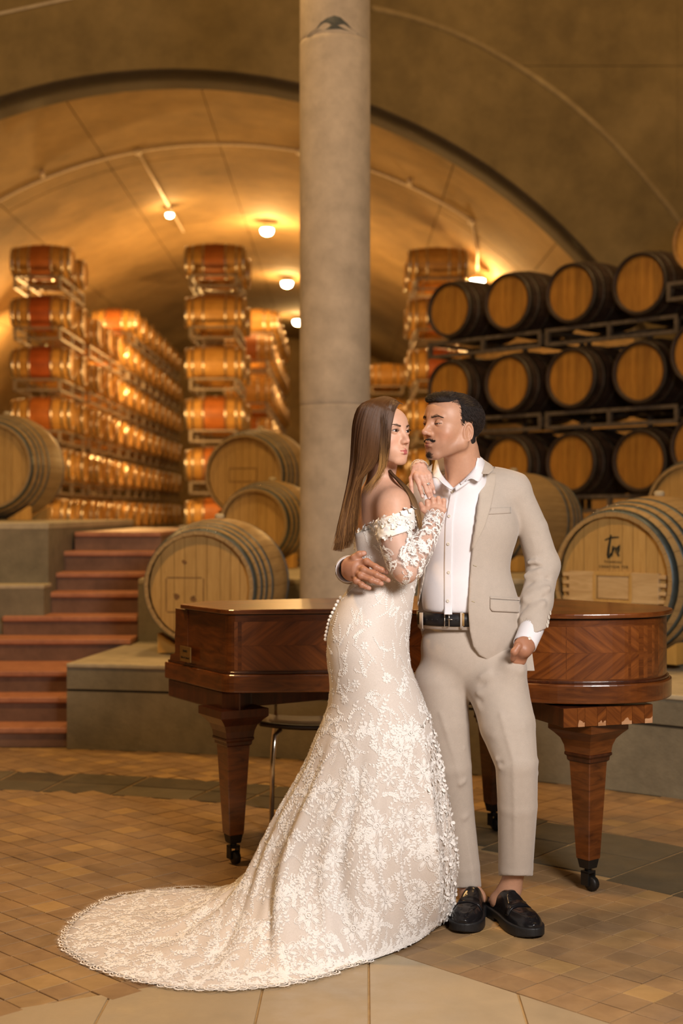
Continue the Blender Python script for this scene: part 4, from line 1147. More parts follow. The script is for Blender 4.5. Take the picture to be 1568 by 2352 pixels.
# right hand on her waist
ZK=4.300
def H(x,y,D): return W(x,y,D)
handR=[ [H(826,1298,4.335),H(842,1290,4.315),H(862,1302,4.300),H(877,1309,4.300),H(887,1315,4.306)],
        [H(822,1306,4.330),H(835,1309,4.305),H(864,1320,4.290),H(880,1327,4.292),H(892,1333,4.300)],
        [H(820,1314,4.330),H(828,1322,4.302),H(852,1332,4.290),H(866,1337,4.292),H(876,1341,4.298)],
        [H(816,1322,4.335),H(818,1334,4.310),H(830,1343,4.298),H(840,1348,4.298),H(848,1351,4.303)],
        [H(806,1296,4.350),H(813,1281,4.335),H(825,1273,4.330),H(836,1271,4.335)]]
hr=[[.012,.0100,.0094,.0088,.0074],[.012,.0102,.0096,.0090,.0076],[.012,.0098,.0090,.0086,.0074],[.011,.0090,.0080,.0076,.0068],[.013,.0115,.0106,.0085]]
def m_handR(P):
    d=cap(P,wrL,H(812,1309,4.355),.028,.026)
    d=smin(d,capf(P,H(808,1305,4.365),H(826,1306,4.335),.040,.034,.5,(.45,-.89,0)),.02)
    for i,(p,r) in enumerate(zip(handR,hr)): d=smin(d,chain(P,p,r,.004),.006)
    for p in handR[:4]: d=smin(d,sph(P,p[1],.0108),.006); d=smin(d,sph(P,p[2],.0098),.004)
    # tendons
    for p in handR[:4]: d=smin(d,cap(P,H(808,1308,4.345),p[0]+(p[1]-p[0])*.6,.006,.006)+.001,.01)
    return d
lo=np.array(H(790,1262,4.26)); V3,Q3=surface(m_handR,(lo[0]-.01,4.25,H(0,1362,4.3)[2]),(H(905,0,4.3)[0],4.45,H(0,1258,4.3)[2]),.0019)
def nails(V,C,tips,r=.0058,c=(.62,.36,.27)):
    for tip,prev,nrm in tips:
        p=tip+(prev-tip).normalized()*.002+Vector(nrm)*.007
        d=ell(V.astype(f32),p,(r*1.25,r*1.2,r)); mk=np.clip(1-d/.0008,0,1)[:,None]*.65; C[:]=C*(1-mk)+A(c)*mk
C3=np.tile(A((.44,.205,.12)),(len(V3),1)); nails(V3,C3,[(h[-1],h[-2],(.1,-1,.1)) for h in handR])
# left hand, mostly in the trouser pocket
def m_handL(P):
    d=cap(P,wrR,H(1203,1493,4.52),.027,.025)
    d=smin(d,capf(P,H(1201,1485,4.525),H(1191,1512,4.545),.034,.029,.55,(.3,-.95,0)),.015)
    d=smin(d,chain(P,[H(1190,1484,4.500),H(1181,1497,4.495),H(1178,1512,4.515)],[.012,.011,.010]),.006)
    for k in range(4): d=smin(d,chain(P,[H(1198-k*6,1512,4.54),H(1194-k*5,1540,4.59)],[.010,.009]),.006)
    return d
V4,Q4=surface(m_handL,(H(1165,0,4.5)[0],4.42,H(0,1560,4.5)[2]),(H(1240,0,4.5)[0],4.62,H(0,1458,4.5)[2]),.0025); C4=np.tile(A((.44,.205,.12)),(len(V4),1))
V,Q,C=join([(V1,Q1,C1),(V2,Q2,C2),(V3,Q3,C3),(V4,Q4,C4)])
me=npmesh('body',V,Q); setcol(me,C); mbody=wpart('body',me,M_skinm,man,mb_)
eyes(mbody,MO,MR,gm,MS,(0,22))
print('man body',len(V))
# ---- shirt
open_poly=[(996,1040),(990,1085),(972,1130),(984,1180),(986,1250),(974,1330),(957,1405),(944,1480),(938,1560),(945,1640),(1600,1640),(1600,1500),(1186,1480),(1181,1500),(1168,1516),(1150,1524),(1122,1518),(1100,1505),(1086,1485),(1078,1450),(1075,1400),(1078,1330),(1082,1280),(1088,1235),(1099,1150),(1104,1085),(1112,1040)]
def torso(P):
    d=smin(ell(P,W(1075,1210,4.69),(.160,.118,.150)),ell(P,W(1068,1365,4.69),(.150,.116,.20)),.07)
    return smin(d,cap(P,W(985,1128,4.71),W(1155,1118,4.70),.050,.048),.05)
def m_shirt(P):
    d=torso(P)
    d=smin(d,m_neck(P)-.008,.02)
    d-= ridge(P,[W(1000,1190,4.55),W(1030,1240,4.54)],.012,.004)+ridge(P,[W(1008,1310,4.55),W(1000,1395,4.55)],.010,.006)+ridge(P,[W(985,1350,4.55),W(975,1400,4.56)],.008,.005)+ridge(P,[W(1055,1360,4.55),W(1050,1400,4.55)],.009,.004)
    d-= ridge(P,[W(1050,1180,4.55),W(1080,1210,4.55)],.010,.003)-ridge(P,[W(1028,1380,4.54),W(1025,1408,4.54)],.01,.003)
    d-= ridge(P,[W(1010,1250,4.55),W(1022,1330,4.54)],.012,.003)
    zb=W(0,1411,4.55)[2]; d=smax(d,zb-P[:,2],.012)
    # neck opening
    nk=cap(P,W(1045,1125,4.50),W(1052,1030,4.58),.050,.075); V_=W(1040,1121,4.545)
    x,y=proj(P); v2=poly2d(x,y,[(1006,1040),(1008,1085),(1022,1105),(1040,1121),(1062,1104),(1088,1082),(1098,1040)])*.00147
    d=smax(d,-np.maximum(v2,P[:,1]-4.68),.004)
    return d
Vs,Qs=surface(m_shirt,(.15,4.45,.98),(.72,4.85,1.56),.0042)
shirt_me=npmesh('shirt',Vs,Qs); shirt=wpart('shirt',shirt_me,M_shirt,man,mb_)
bv_shirt=BVHTree.FromPolygons([tuple(v) for v in Vs],[tuple(int(i) for i in q) for q in Qs])
camp=Vector((0,0,CAMZ))
def onto(bvh,px,py,off=.001,D0=4.55):
    d=(W(px,py,4.0)-camp).normalized(); h=bvh.ray_cast(camp,d)
    if h[0] is None:
        p=W(px,py,D0); return p,Vector((0,-1,0))
    n=h[1] if h[1].y<0 else -h[1]; return h[0]+n*off,n
def decal(name,bvh,pts,mat,parent,off=.0015,thick=.002,seg=1,D0=4.55,grid=None):
    """cloth piece cut to an outline and laid on a surface: outline strip pairs [(left,right),...]"""
    V=[];Fc=[];k=grid or 6
    for a,b in pts:
        for j in range(k+1):
            t=j/k; p,n=onto(bvh,a[0]+(b[0]-a[0])*t,a[1]+(b[1]-a[1])*t,off,D0); V.append(p)
    for i in range(len(pts)-1):
        for j in range(k): q=i*(k+1)+j; Fc.append((q,q+k+1,q+k+2,q+1))
    o=link(name,npmesh(name,V,Fc,True),mat,parent); m=o.modifiers.new('t','SOLIDIFY'); m.thickness=thick; m.offset=1 if False else 0
    return o
def pairs(L,R,n):
    """resample two polylines to n matching points"""
    def rs(pl):
        P=[Vector(p) for p in pl]; ds=[0]
        for i in range(len(P)-1): ds.append(ds[-1]+(P[i+1]-P[i]).length)
        out=[]
        for k in range(n):
            s=ds[-1]*k/(n-1); i=max(j for j in range(len(ds)) if ds[j]<=s+1e-9); i=min(i,len(P)-2); t=(s-ds[i])/max(1e-9,ds[i+1]-ds[i]); out.append(P[i].lerp(P[i+1],t))
        return out
    return list(zip(rs(L),rs(R)))
decal('placket',bv_shirt,pairs([(1036,1123),(1022,1200),(1020,1300),(1020,1411)],[(1050,1120),(1040,1200),(1038,1300),(1038,1411)],22),M_shirt,shirt,.0012,.002)
def button(parent,p,n,r,mat,name='button'):
    M=n.to_track_quat('Z','Y').to_matrix()
    return MB().lathe([(r*.6,-.0005),(r,.0),(r,.0014),(r*.8,.002),(r*.55,.0013)],14,M).build(name,mat,parent,True,p)
M_btn=plain('pearl_button',(.78,.72,.62),.25)
for px,py in ((1038,1128),(1032,1186),(1030,1249),(1031,1315),(1029,1380)):
    p,n=onto(bv_shirt,px,py,.0035); button(shirt,p,n,.0055,M_btn)
# collar: stand and two leaves
def leaf(name,pts,thick=.0022,mat=None,parent=None,sub=5):
    """rows of world points -> thick smooth sheet"""
    R_=[]
    for c in range(len(pts[0])): R_.append([Vector(q) for q in cat([r[c] for r in pts],sub)])
    pts=[[R_[c][i] for c in range(len(R_))] for i in range(len(R_[0]))]
    pts=[[r[0],r[0].lerp(r[1],.5),r[1],r[1].lerp(r[2],.5),r[2]] if len(r)>2 else r for r in pts]
    k=len(pts[0]); V=[p for r in pts for p in r]; Fc=[(i*k+j,(i+1)*k+j,(i+1)*k+j+1,i*k+j+1) for i in range(len(pts)-1) for j in range(k-1)]
    o=link(name,npmesh(name,V,Fc,True),mat or M_shirt,parent or shirt)
    m=o.modifiers.new('t','SOLIDIFY'); m.thickness=thick; m.offset=0; return o
def row(*a): return [W(*p) for p in a]
leaf('collar_leaf',[row((1088,1041,4.70),(1100,1047,4.705),(1112,1058,4.71)),row((1093,1051,4.645),(1103,1057,4.645),(1113,1065,4.65)),row((1094,1064,4.598),(1102,1073,4.592),(1110,1085,4.592)),
  row((1083,1082,4.580),(1091,1091,4.566),(1100,1106,4.556)),row((1069,1097,4.560),(1075,1101,4.548),(1081,1098,4.545)),row((1055,1110,4.552),(1059,1113,4.546),(1063,1110,4.546))])
leaf('collar_leaf',[row((1003,1050,4.72),(1000,1058,4.72),(998,1066,4.715)),row((1003,1064,4.67),(998,1076,4.66),(994,1088,4.655)),row((1008,1080,4.62),(1002,1089,4.605),(993,1097,4.60)),
  row((1018,1096,4.585),(1012,1101,4.572),(1004,1098,4.568)),row((1029,1108,4.563),(1024,1113,4.553),(1016,1110,4.550)),row((1040,1120,4.550),(1038,1123,4.546),(1034,1124,4.544))])
leaf('collar_stand',[row((1098,1046,4.72),(1100,1075,4.70)),row((1094,1064,4.645),(1096,1085,4.63)),row((1082,1082,4.592),(1086,1100,4.585)),row((1064,1101,4.560),(1068,1114,4.556)),row((1044,1119,4.552),(1046,1128,4.550))])
leaf('collar_stand',[row((1003,1052,4.71),(1001,1080,4.70)),row((1009,1080,4.622),(1007,1096,4.61)),row((1022,1100,4.578),(1019,1112,4.57)),row((1039,1119,4.553),(1038,1128,4.550))])
leaf('collar_back',[row((1003,1052,4.70),(1001,1090,4.70)),row((1020,1046,4.745),(1020,1090,4.745)),row((1052,1040,4.765),(1052,1090,4.765)),row((1082,1039,4.745),(1086,1090,4.745)),row((1098,1046,4.70),(1100,1090,4.70))])
# ---- jacket
def wr(P,px0,py0,px1,py1,D,w,amp,mid=None):
    pts=[W(px0,py0,D)]+([W(*mid)] if mid else [])+[W(px1,py1,D)]; return ridge(P,pts,w,amp)
cuffn=Vector((.30,.0,-.95)).normalized(); cuffc=W(1221,1452,4.60)
def m_jacket(P):
    d=torso(P)-.013
    d=smin(d,ell(P,W(1082,1440,4.69),(.172,.134,.20)),.05)
    d=smin(d,cap(P,W(978,1130,4.72),W(1176,1128,4.71),.050,.058),.04)
    d=smin(d,cap(P,W(1075,1105,4.73),W(1172,1122,4.71),.050,.056),.04)
    d=smin(d,ell(P,W(1075,1150,4.69),(.155,.090,.062)),.03)
    d=smax(d,P[:,2]-W(0,1062,4.72)[2]+.28*np.clip(P[:,0]-W(1108,0,4.7)[0],0,1),.006)
    zh=W(0,1518,4.6)[2]; d=smax(d,zh-P[:,2],.004)
    d-=wr(P,1180,1455,1140,1500,4.55,.018,.012,(1158,1470,4.55))-wr(P,1172,1468,1190,1455,4.55,.010,.012)
    d-=wr(P,1120,1330,1105,1420,4.56,.02,.003)
    # sleeves
    s=chain(P,[W(1180,1135,4.70),W(1222,1215,4.72),W(1247,1298,4.73)],[.062,.054,.056],.005)
    s=smin(s,chain(P,[W(1247,1298,4.73),W(1232,1380,4.67),W(1222,1462,4.59)],[.056,.053,.048],.02),.02)
    s=smax(s,(P-A(cuffc))@A(cuffn),.003)
    s-=wr(P,1212,1292,1250,1302,4.68,.010,.016,(1230,1290,4.67))+wr(P,1205,1322,1262,1312,4.68,.011,.015,(1235,1312,4.66))+wr(P,1205,1375,1262,1350,4.63,.012,.012)+wr(P,1196,1420,1250,1385,4.6,.013,.009)
    s+=wr(P,1208,1305,1240,1300,4.67,.008,.010)+wr(P,1202,1345,1255,1330,4.66,.010,.008)+wr(P,1198,1400,1250,1372,4.62,.009,.006)
    s-=wr(P,1222,1240,1232,1290,4.66,.010,.004)
    d=smin(d,s,.014)
    # seam where the sleeve is set in
    d+=ridge(P,[W(1196,1083,4.66),W(1190,1130,4.62),W(1187,1190,4.62)],.0028,.0022)
    # arm round her waist
    t=chain(P,[W(962,1142,4.73),W(900,1215,4.80),W(872,1285,4.79)],[.060,.056,.056],.02)
    t=smin(t,chain(P,[W(872,1285,4.79),W(830,1303,4.64),W(801,1309,4.445)],[.055,.050,.047],.02),.02)
    t=smax(t,(P-A(W(800,1309,4.44)))@A((W(806,1309,4.40)-W(830,1303,4.64)).normalized()),.003)
    t=smax(t,-cap(P,W(820,1305,4.55),W(800,1309,4.40),.040,.041),.002)
    d=smin(d,t,.014)
    # front opening and cut-away hem
    x,y=proj(P); o=poly2d(x,y,open_poly)*.00147
    d=smax(d,-np.maximum(o,P[:,1]-4.72),.0035)
    nh=cap(P,W(1052,1130,4.62),W(1052,1020,4.64),.034,.044); d=smax(d,-nh,.004)
    d=smax(d,-cap(P,W(1221,1440,4.61),W(1222,1480,4.575),.041,.041),.002)
    return d
Vj,Qj=surface(m_jacket,(-.02,4.36,.80),(.83,4.95,1.58),.0042)
jacket_me=npmesh('jacket',Vj,Qj); jacket=wpart('jacket',jacket_me,M_suit,man,mb_)
bv_j=BVHTree.FromPolygons([tuple(v) for v in Vj],[tuple(int(i) for i in q) for q in Qj])
print('jacket',len(Vj))
# lapel, collar of the jacket, pocket flap, chest welt, buttonholes
decal('lapel',bv_j,pairs([(1107,1084),(1104,1100),(1100,1150),(1094,1195),(1088,1238),(1085,1262)],[(1138,1089),(1137,1112),(1126,1165),(1112,1210),(1096,1240),(1086,1264)],26),M_lapel,jacket,.0045,.003,D0=4.6,grid=8)
leaf('jacket_collar',[row((1098,1046,4.77),(1105,1052,4.78),(1112,1059,4.79)),row((1109,1057,4.70),(1116,1062,4.705),(1124,1066,4.71)),row((1112,1066,4.645),(1122,1070,4.642),(1132,1074,4.645)),row((1109,1077,4.605),(1119,1079,4.600),(1132,1080,4.602)),row((1105,1088,4.580),(1113,1088,4.576),(1122,1088,4.574))],.004,M_lapel,jacket)
decal('notch',bv_j,pairs([(1122,1086),(1137,1079)],[(1123,1083),(1136,1076)],5),plain('seam_shadow',(.22,.18,.15),.9),jacket,.008,.0006,grid=2)
decal('lapel',bv_j,pairs([(993,1065),(989,1090),(978,1120),(976,1135)],[(985,1072),(972,1095),(966,1120),(973,1137)],14),M_lapel,jacket,.0045,.003,D0=4.62)
decal('pocket_flap',bv_j,pairs([(1124,1376),(1124,1398),(1129,1404)],[(1194,1381),(1192,1402),(1190,1407)],8),M_suit,jacket,.0045,.0035,grid=14)
decal('pocket_welt',bv_j,pairs([(1124,1370),(1124,1375)],[(1195,1375),(1195,1380)],3),M_suit,jacket,.0028,.002,grid=14)
decal('chest_welt',bv_j,pairs([(1127,1167),(1120,1182)],[(1172,1165),(1172,1179)],5),M_suit,jacket,.0022,.0018,grid=10)
for a,b in (((1086,1297),(1094,1300)),((1083,1380),(1090,1382))): decal('buttonhole',bv_j,pairs([a,b],[(a[0],a[1]+2),(b[0],b[1]+2)],4),M_cap,jacket,.001,.0006,grid=2)
for k,(px,py) in enumerate(((1262,1408),(1259,1418),(1257,1429),(1255,1437))): 
    p,n=onto(bv_j,px,py,.002); button(jacket,p,n,.0075,M_btn)
# shirt cuffs
def tubering(name,ax0,ax1,r0,r1,parent,mat,th=.002,n=28,open_=None,flat=1):
    a,b=Vector(ax0),Vector(ax1); t=(b-a).normalized(); u=t.orthogonal().normalized(); v=t.cross(u); V=[];Fc=[]
    for i in range(5):
        s=i/4; c=a.lerp(b,s); r=r0+(r1-r0)*s
        for k in range(n): an=2*PI*k/n; V.append(c+u*math.cos(an)*r+v*math.sin(an)*r*flat)
    for i in range(4):
        for k in range(n): Fc.append((i*n+k,i*n+(k+1)%n,(i+1)*n+(k+1)%n,(i+1)*n+k))
    o=link(name,npmesh(name,V,Fc,True),mat,parent); m=o.modifiers.new('t','SOLIDIFY'); m.thickness=th; m.offset=0; return o
cf=tubering('cuff',W(1222,1440,4.605),W(1204,1482,4.555),.040,.038,shirt,M_shirt,.003)
p=W(1216,1466,4.520); button(shirt,p,Vector((-.1,-1,.1)).normalized(),.0055,M_btn)
tubering('cuff',W(822,1304,4.56),W(799,1309,4.375),.039,.0395,shirt,M_shirt,.003)
# jacket back vent seen behind the pocketed hand
V=[W(1190,1488,4.72),W(1218,1482,4.74),W(1226,1541,4.72),W(1196,1541,4.70)]
o=link('back_vent',npmesh('back_vent',V,[(0,1,2,3)],False),M_suit,jacket); o.modifiers.new('t','SOLIDIFY').thickness=.004
# ---- trousers
def m_trous(P):
    d=ell(P,W(1078,1490,4.70),(.168,.118,.16))
    zb=W(0,1434,4.58)[2]
    d=smin(d,cap(P,W(1140,1520,4.67),W(1140,1580,4.64),.085,.090),.04)
    r=chain(P,RLEG,[.098,.094,.070,.066,.058,.057],.004)
    l=chain(P,LLEG,[.094,.086,.072,.063,.053,.051],.004)
    # ironed creases
    r-=ridge(P,[W(1150,1640,4.50),W(1180,1750,4.46),W(1182,1860,4.48),W(1180,2015,4.53)],.010,.004)
    l-=ridge(P,[W(1012,1640,4.60),W(1050,1760,4.60),W(1068,1860,4.62),W(1088,2040,4.66)],.010,.004)
    # folds at knee and crotch
    r-=wr(P,1138,1745,1205,1730,4.50,.010,.006)+wr(P,1140,1765,1190,1752,4.49,.008,.005)+wr(P,1218,1735,1232,1748,4.53,.008,.007)+wr(P,1220,1765,1232,1775,4.53,.007,.006)+wr(P,1110,1700,1200,1672,4.50,.016,.004)
    r+=wr(P,1140,1755,1200,1742,4.49,.007,.005)
    l-=wr(P,1058,1800,1085,1790,4.62,.010,.006)+wr(P,1065,1880,1088,1870,4.64,.010,.004)+wr(P,1070,1720,1086,1725,4.62,.008,.006)
    x,y=proj(P)
    hr_=(y-(2012+(x-1186)*.02))*.00146; hl=(y-(2039+(x-1075)*-.05))*.00149
    r=smax(r,hr_,.003); l=smax(l,hl,.003)
    r=smax(r,-cap(P,W(1186,1985,4.60),W(1186,2060,4.62),.048,.048),.002); l=smax(l,-cap(P,W(1066,2005,4.70),W(1076,2080,4.71),.041,.041),.002)
    d=smin(d,smin(r,l,.010),.03)
    d-=wr(P,1062,1570,1120,1545,4.56,.012,.006)+wr(P,1065,1595,1150,1590,4.56,.012,.006)+wr(P,1070,1615,1140,1640,4.56,.012,.005)+wr(P,1110,1560,1190,1540,4.54,.014,.004)
    d+=wr(P,1062,1582,1130,1568,4.56,.009,.005)+wr(P,1066,1606,1150,1614,4.56,.010,.004)
    d=smin(d,chain(P,[W(1176,1536,4.578),W(1170,1590,4.59)],[.050,.055]),.022)
    # fly
    d+=ridge(P,[W(1014,1436,4.58),W(1022,1500,4.58),W(1045,1560,4.58)],.003,.0035); d-=ridge(P,[W(1019,1436,4.58),W(1027,1500,4.58),W(1048,1556,4.58)],.004,.0025)
    # slanted pocket mouth
    d+=ridge(P,[W(1168,1490,4.56),W(1190,1535,4.55),W(1198,1560,4.56)],.005,.005); d-=ridge(P,[W(1178,1500,4.55),W(1196,1540,4.54)],.014,.008)
    d=smax(d,P[:,2]-zb,.003)
    return d
Vt,Qt=surface(m_trous,(.10,4.38,.06),(.74,4.88,1.02),.0050)
tr_me=npmesh('trousers',Vt,Qt); trousers=wpart('trousers',tr_me,M_suit,man,mb_)
bv_t=BVHTree.FromPolygons([tuple(v) for v in Vt],[tuple(int(i) for i in q) for q in Qt])
print('trousers',len(Vt))
# waistband, belt, loops, buckle
def band(name,y0,y1,rx,ry,c,mat,parent,th=.004,loc=None):
    n=64; V=[];Fc=[]
    for z in (W(0,y0,4.6)[2],W(0,(y0+y1)/2,4.6)[2],W(0,y1,4.6)[2]):
        for k in range(n): an=2*PI*k/n; V.append((c[0]+rx*math.cos(an),c[1]+ry*math.sin(an),z))
    for i in range(2):
        for k in range(n): Fc.append((i*n+k,i*n+(k+1)%n,(i+1)*n+(k+1)%n,(i+1)*n+k))
    o=link(name,npmesh(name,V,Fc,True),mat,parent,loc); m=o.modifiers.new('t','SOLIDIFY'); m.thickness=th; m.offset=1; return o
bc=(W(1070,0,4.70)[0],4.70)
RXB,RYB=.166,.126
band('waistband',1410,1446,RXB,RYB,bc,M_suit,trousers,.004)
belt=band('belt',1409,1438,RXB+.004,RYB+.004,bc,M_belt,man,.004,tuple(-mb_))
def onbelt(px,py,off):
    d=(W(px,py,4)-camp).normalized(); # intersect ellipse cylinder
    rx,ry=RXB+off,RYB+off; ox_,oy_=-bc[0],-bc[1]; a=(d.x/rx)**2+(d.y/ry)**2; b=2*(d.x*ox_/rx**2+d.y*oy_/ry**2); c=(ox_/rx)**2+(oy_/ry)**2-1
    t=(-b-math.sqrt(max(0,b*b-4*a*c)))/(2*a); return camp+d*t
def bstrip(name,x0,x1,y0,y1,off,mat,parent,th=.002):
    V=[];k=6
    for j in range(k+1):
        x=x0+(x1-x0)*j/k; V+= [onbelt(x,y0,off),onbelt(x,y1,off)]
    Fc=[(2*j,2*j+1,2*j+3,2*j+2) for j in range(k)]
    o=link(name,npmesh(name,V,Fc,True),mat,parent); m=o.modifiers.new('t','SOLIDIFY'); m.thickness=th; m.offset=0; return o
for x in (967,1060): bstrip('belt_loop',x-3.5,x+3.5,1407,1444,.0115,M_suit,trousers,.003)
M_gold=plain('worn_gold_leather',(.36,.22,.08),.5)
bstrip('belt_keeper',1061,1066,1409,1438,.0125,M_gold,belt)
pts=[onbelt(x,y,.0125) for x,y in ((1021,1408),(1031,1408),(1031,1439),(1021,1439),(1021,1408))]
MB().tube(pts,.0022,6).build('buckle',M_chrome,belt,True)
MB().tube([onbelt(1026,1423,.013),onbelt(1040,1423,.013)],.0015,6).build('buckle_prong',M_chrome,belt,True)
for x in (980,992,1004,1048): p=onbelt(x,1423,.009); MB().lathe([(.0016,0),(.0016,.001)],8,Matrix.Rotation(PI/2,3,'X')).build('belt_hole',M_black,belt,False,p)
# ---- loafers
def shoe(name,heel,toe,label,wd=.054):
    heel,toe=Vector(heel),Vector(toe); d=toe-heel; Ls=d.length; y=d.normalized(); x=Vector((y.y,-y.x,0)); R=np.array([x,y,Vector((0,0,1))],f32).T; O=heel
    def outline(L):  # signed distance to sole outline in plan
        t=np.clip(L[:,1]/Ls,0,1); wv=.036+.0*t; wv=.034+(wd-.034)*np.exp(-((t-.70)/.28)**2)+.002*np.exp(-((t-.05)/.15)**2)
        endf=np.where(L[:,1]>Ls*.82,np.sqrt(np.clip(1-((L[:,1]-Ls*.82)/(Ls*.18))**2,0,1)),1)*np.where(L[:,1]<Ls*.12,np.sqrt(np.clip(1-((Ls*.12-L[:,1])/(Ls*.12))**2,0,1)),1)
        w_=wv*endf; return w_
    def sole(P):
        L=(P-A(O))@R; w_=outline(L); dd=(np.abs(L[:,0])-w_-.003)*.75; dd=np.maximum(dd,np.maximum(-L[:,1]-.0,L[:,1]-Ls))
        z=L[:,2]; toe_up=.010*np.clip((L[:,1]/Ls-.75)/.25,0,1)**2
        dd=smax(dd,z-.036-.004*np.clip((.3-L[:,1]/Ls)/.3,0,1),.004); dd=smax(dd,toe_up-z+.0005,.003)
        arch=np.maximum(np.abs(L[:,1]-Ls*.36)-Ls*.07,z-.012); dd=smax(dd,-arch,.003)
        dd=smin(dd,dd+.0,.001)
        tread=(np.abs(((L[:,1]/.022)%1)-.5)-.12)*.022; dd=np.maximum(dd,-np.maximum(np.maximum(tread*.5-.000,z-.008),.010-np.abs(np.abs(L[:,0])-w_)*3.-.004)*1.0) if False else dd
        return dd
    def upper(P):
        L=(P-A(O))@R; w_=outline(L)-.004; t=L[:,1]/Ls
        hgt=.036+.058*np.exp(-((t-.0)/.30)**2)+.066*np.exp(-((t-.42)/.20)**2)+.034*np.exp(-((t-.78)/.20)**2)
        zz=(L[:,2]-.030)/np.maximum(hgt-.030,.01); prof_=np.sqrt(np.clip(1-np.clip(zz,0,1)**2.4,0,1))
        dd=np.maximum((np.abs(L[:,0])-w_*(.25+.75*prof_))*.7,(L[:,2]-hgt)*.6); dd=np.maximum(dd,.030-L[:,2]); dd=np.maximum(dd,np.maximum(.004-L[:,1],L[:,1]-Ls+.006))
        # foot opening with its V at the sides
        op=ell(L,(0,Ls*.155,.105),(.031,.062,.075)); dd=smax(dd,-op,.004)
        # moccasin seam
        s_=((L[:,0]/.033)**2+((L[:,1]-Ls*.68)/(Ls*.235))**2)**.5
        dd-=.0035*np.exp(-((s_-1)*.03/.0035)**2)*(L[:,2]>.045)
        return dd
    lo=np.minimum(np.array(heel),np.array(toe))-[.08,.05,0]; hi=np.maximum(np.array(heel),np.array(toe))+[.08,.05,0]; lo[2]=-.004; hi[2]=.125
    V,Q=surface(upper,lo,hi,.003); root=wpart(name,npmesh(name,V,Q),M_shoe,man,mb_); tag(root,label)
    bv=BVHTree.FromPolygons([tuple(v) for v in V],[tuple(int(i) for i in q) for q in Q])
    V,Q=surface(sole,lo,hi,.003); link('sole',npmesh('sole',V,Q),M_sole,root)
    # strap across the instep
    Vv=[];Fc=[];k=16
    for yy in (Ls*.555,Ls*.60,Ls*.64):
        for j in range(k+1):
            an=-1.15+2.3*j/k; o_=Vector(O)+y*(yy+.006*abs(an))+Vector((0,0,.03)); dr=(x*math.sin(an)+Vector((0,0,1))*math.cos(an)); h=bv.ray_cast(o_+dr*.15,-dr); 
            Vv.append((h[0] if h[0] else o_+dr*.05)+dr*.0016)
    for i in range(2):
        for j in range(k): q=i*(k+1)+j; Fc.append((q,q+1,q+k+2,q+k+1))
    o=link('strap',npmesh('strap',Vv,Fc,True),M_shoe,root); m=o.modifiers.new('t','SOLIDIFY'); m.thickness=.0022; m.offset=0
    return root
shoe('shoe',(.478,4.735,0),(.392,4.455,0),None)
shoe('shoe',(.515,4.700,0),(.632,4.405,0),None)
# ---- short dark hair, brows, moustache
def hair_vol(P):
    L=local(P,MO,MR)/MS; m=L.copy(); m[:,0]=np.abs(m[:,0])
    d=ell(m,(0,-.026,.024),(.0800,.0985,.080))
    d=smin(d,ell(m,(.008,.050,.074),(.040,.038,.020)),.020)     # quiff swept up from the brow
    fr=L[:,1]-(.062+.25*(L[:,2]-.075)); hl=np.maximum(.060+.10*np.clip(m[:,0]-.030,0,.1)*-1-L[:,2],-1)
    # face cut: everything in front of the hairline
    cut=np.maximum(L[:,1]-.010-.55*np.clip(L[:,2]-.02,0,.1)*1.0,-(L[:,2]-.082)+.0)      # front limit below the fringe
    side=np.maximum(L[:,1]-.014,.0-L[:,2]*0-1)
    d=smax(d,np.minimum(np.where(L[:,2]<.066,L[:,1]-(.020+.12*np.clip(L[:,2],0,.07)+.022*np.clip((L[:,2]-.045)/.02,0,1)),L[:,1]-.086),9),.004)
    # lower boundary: sideburn in front of ear, nape behind
    zlow=np.where(L[:,1]>.002,-.030,np.where(L[:,1]>-.032,.010,-.080+.6*np.clip(-.05-L[:,1],0,.1))); d=smax(d,zlow-L[:,2],.006)
    d=smax(d,-ell(m,(.078,-.014,-.024),(.018,.021,.030)),.004)
    d=smin(d,smax(smax(ell(m,(0,-.045,-.050),(.056,.045,.045)),-.085-L[:,2],.006),L[:,1]+.045,.006),.01)
    return d*MS
lo=np.array(MO)-[.14,.14,.12]; hi=np.array(MO)+[.14,.14,.16]
Vh,Qh=surface(hair_vol,lo,hi,.0028)
Ch=np.tile(A((.018,.012,.010)),(len(Vh),1)); me=npmesh('hair',Vh,Qh); setcol(me,Ch); mhair=wpart('hair',me,M_hairbase,man,mb_)
# strands over the volume, combed back and aside
Lh=local(Vh.astype(f32),MO,MR)/MS
tri=Vh; ids=rng.choice(len(Vh),9000); cur=[];rad=[];cc=[]
cen=np.array([0,-.02,.03])
for i in ids:
    p=Lh[i].astype(float); n=p-cen; n/=np.linalg.norm(n)
    if p[2]>.055: flow=np.array([.35*(1 if p[0]>-.02 else .2)+rng.normal(0,.22),-.8,.12])
    else: flow=np.array([0,-.55+rng.normal(0,.2),-.9])
    if p[1]>.045 and p[2]>.06: flow=np.array([.7+rng.normal(0,.2),-.6,.10])
    flow=flow-n*(flow@n)*1.02; flow/=np.linalg.norm(flow); ln=rng.uniform(.010,.024)*(1.3 if p[2]>.06 else .6)
    pts=[p+n*(.0006+.0016*math.sin(t*2.4)-(ln*t)**2/.11)+flow*ln*t for t in np.linspace(0,1,5)]
    cur.append(np.array(pts)@MR.T.astype(float)*MS+np.array(MO)); rad.append(.00055); k=rng.uniform(.5,1.9); cc.append((.020*k,.013*k,.010*k))
strands('hair_strands',cur,rad,cc,M_hairm,mhair)
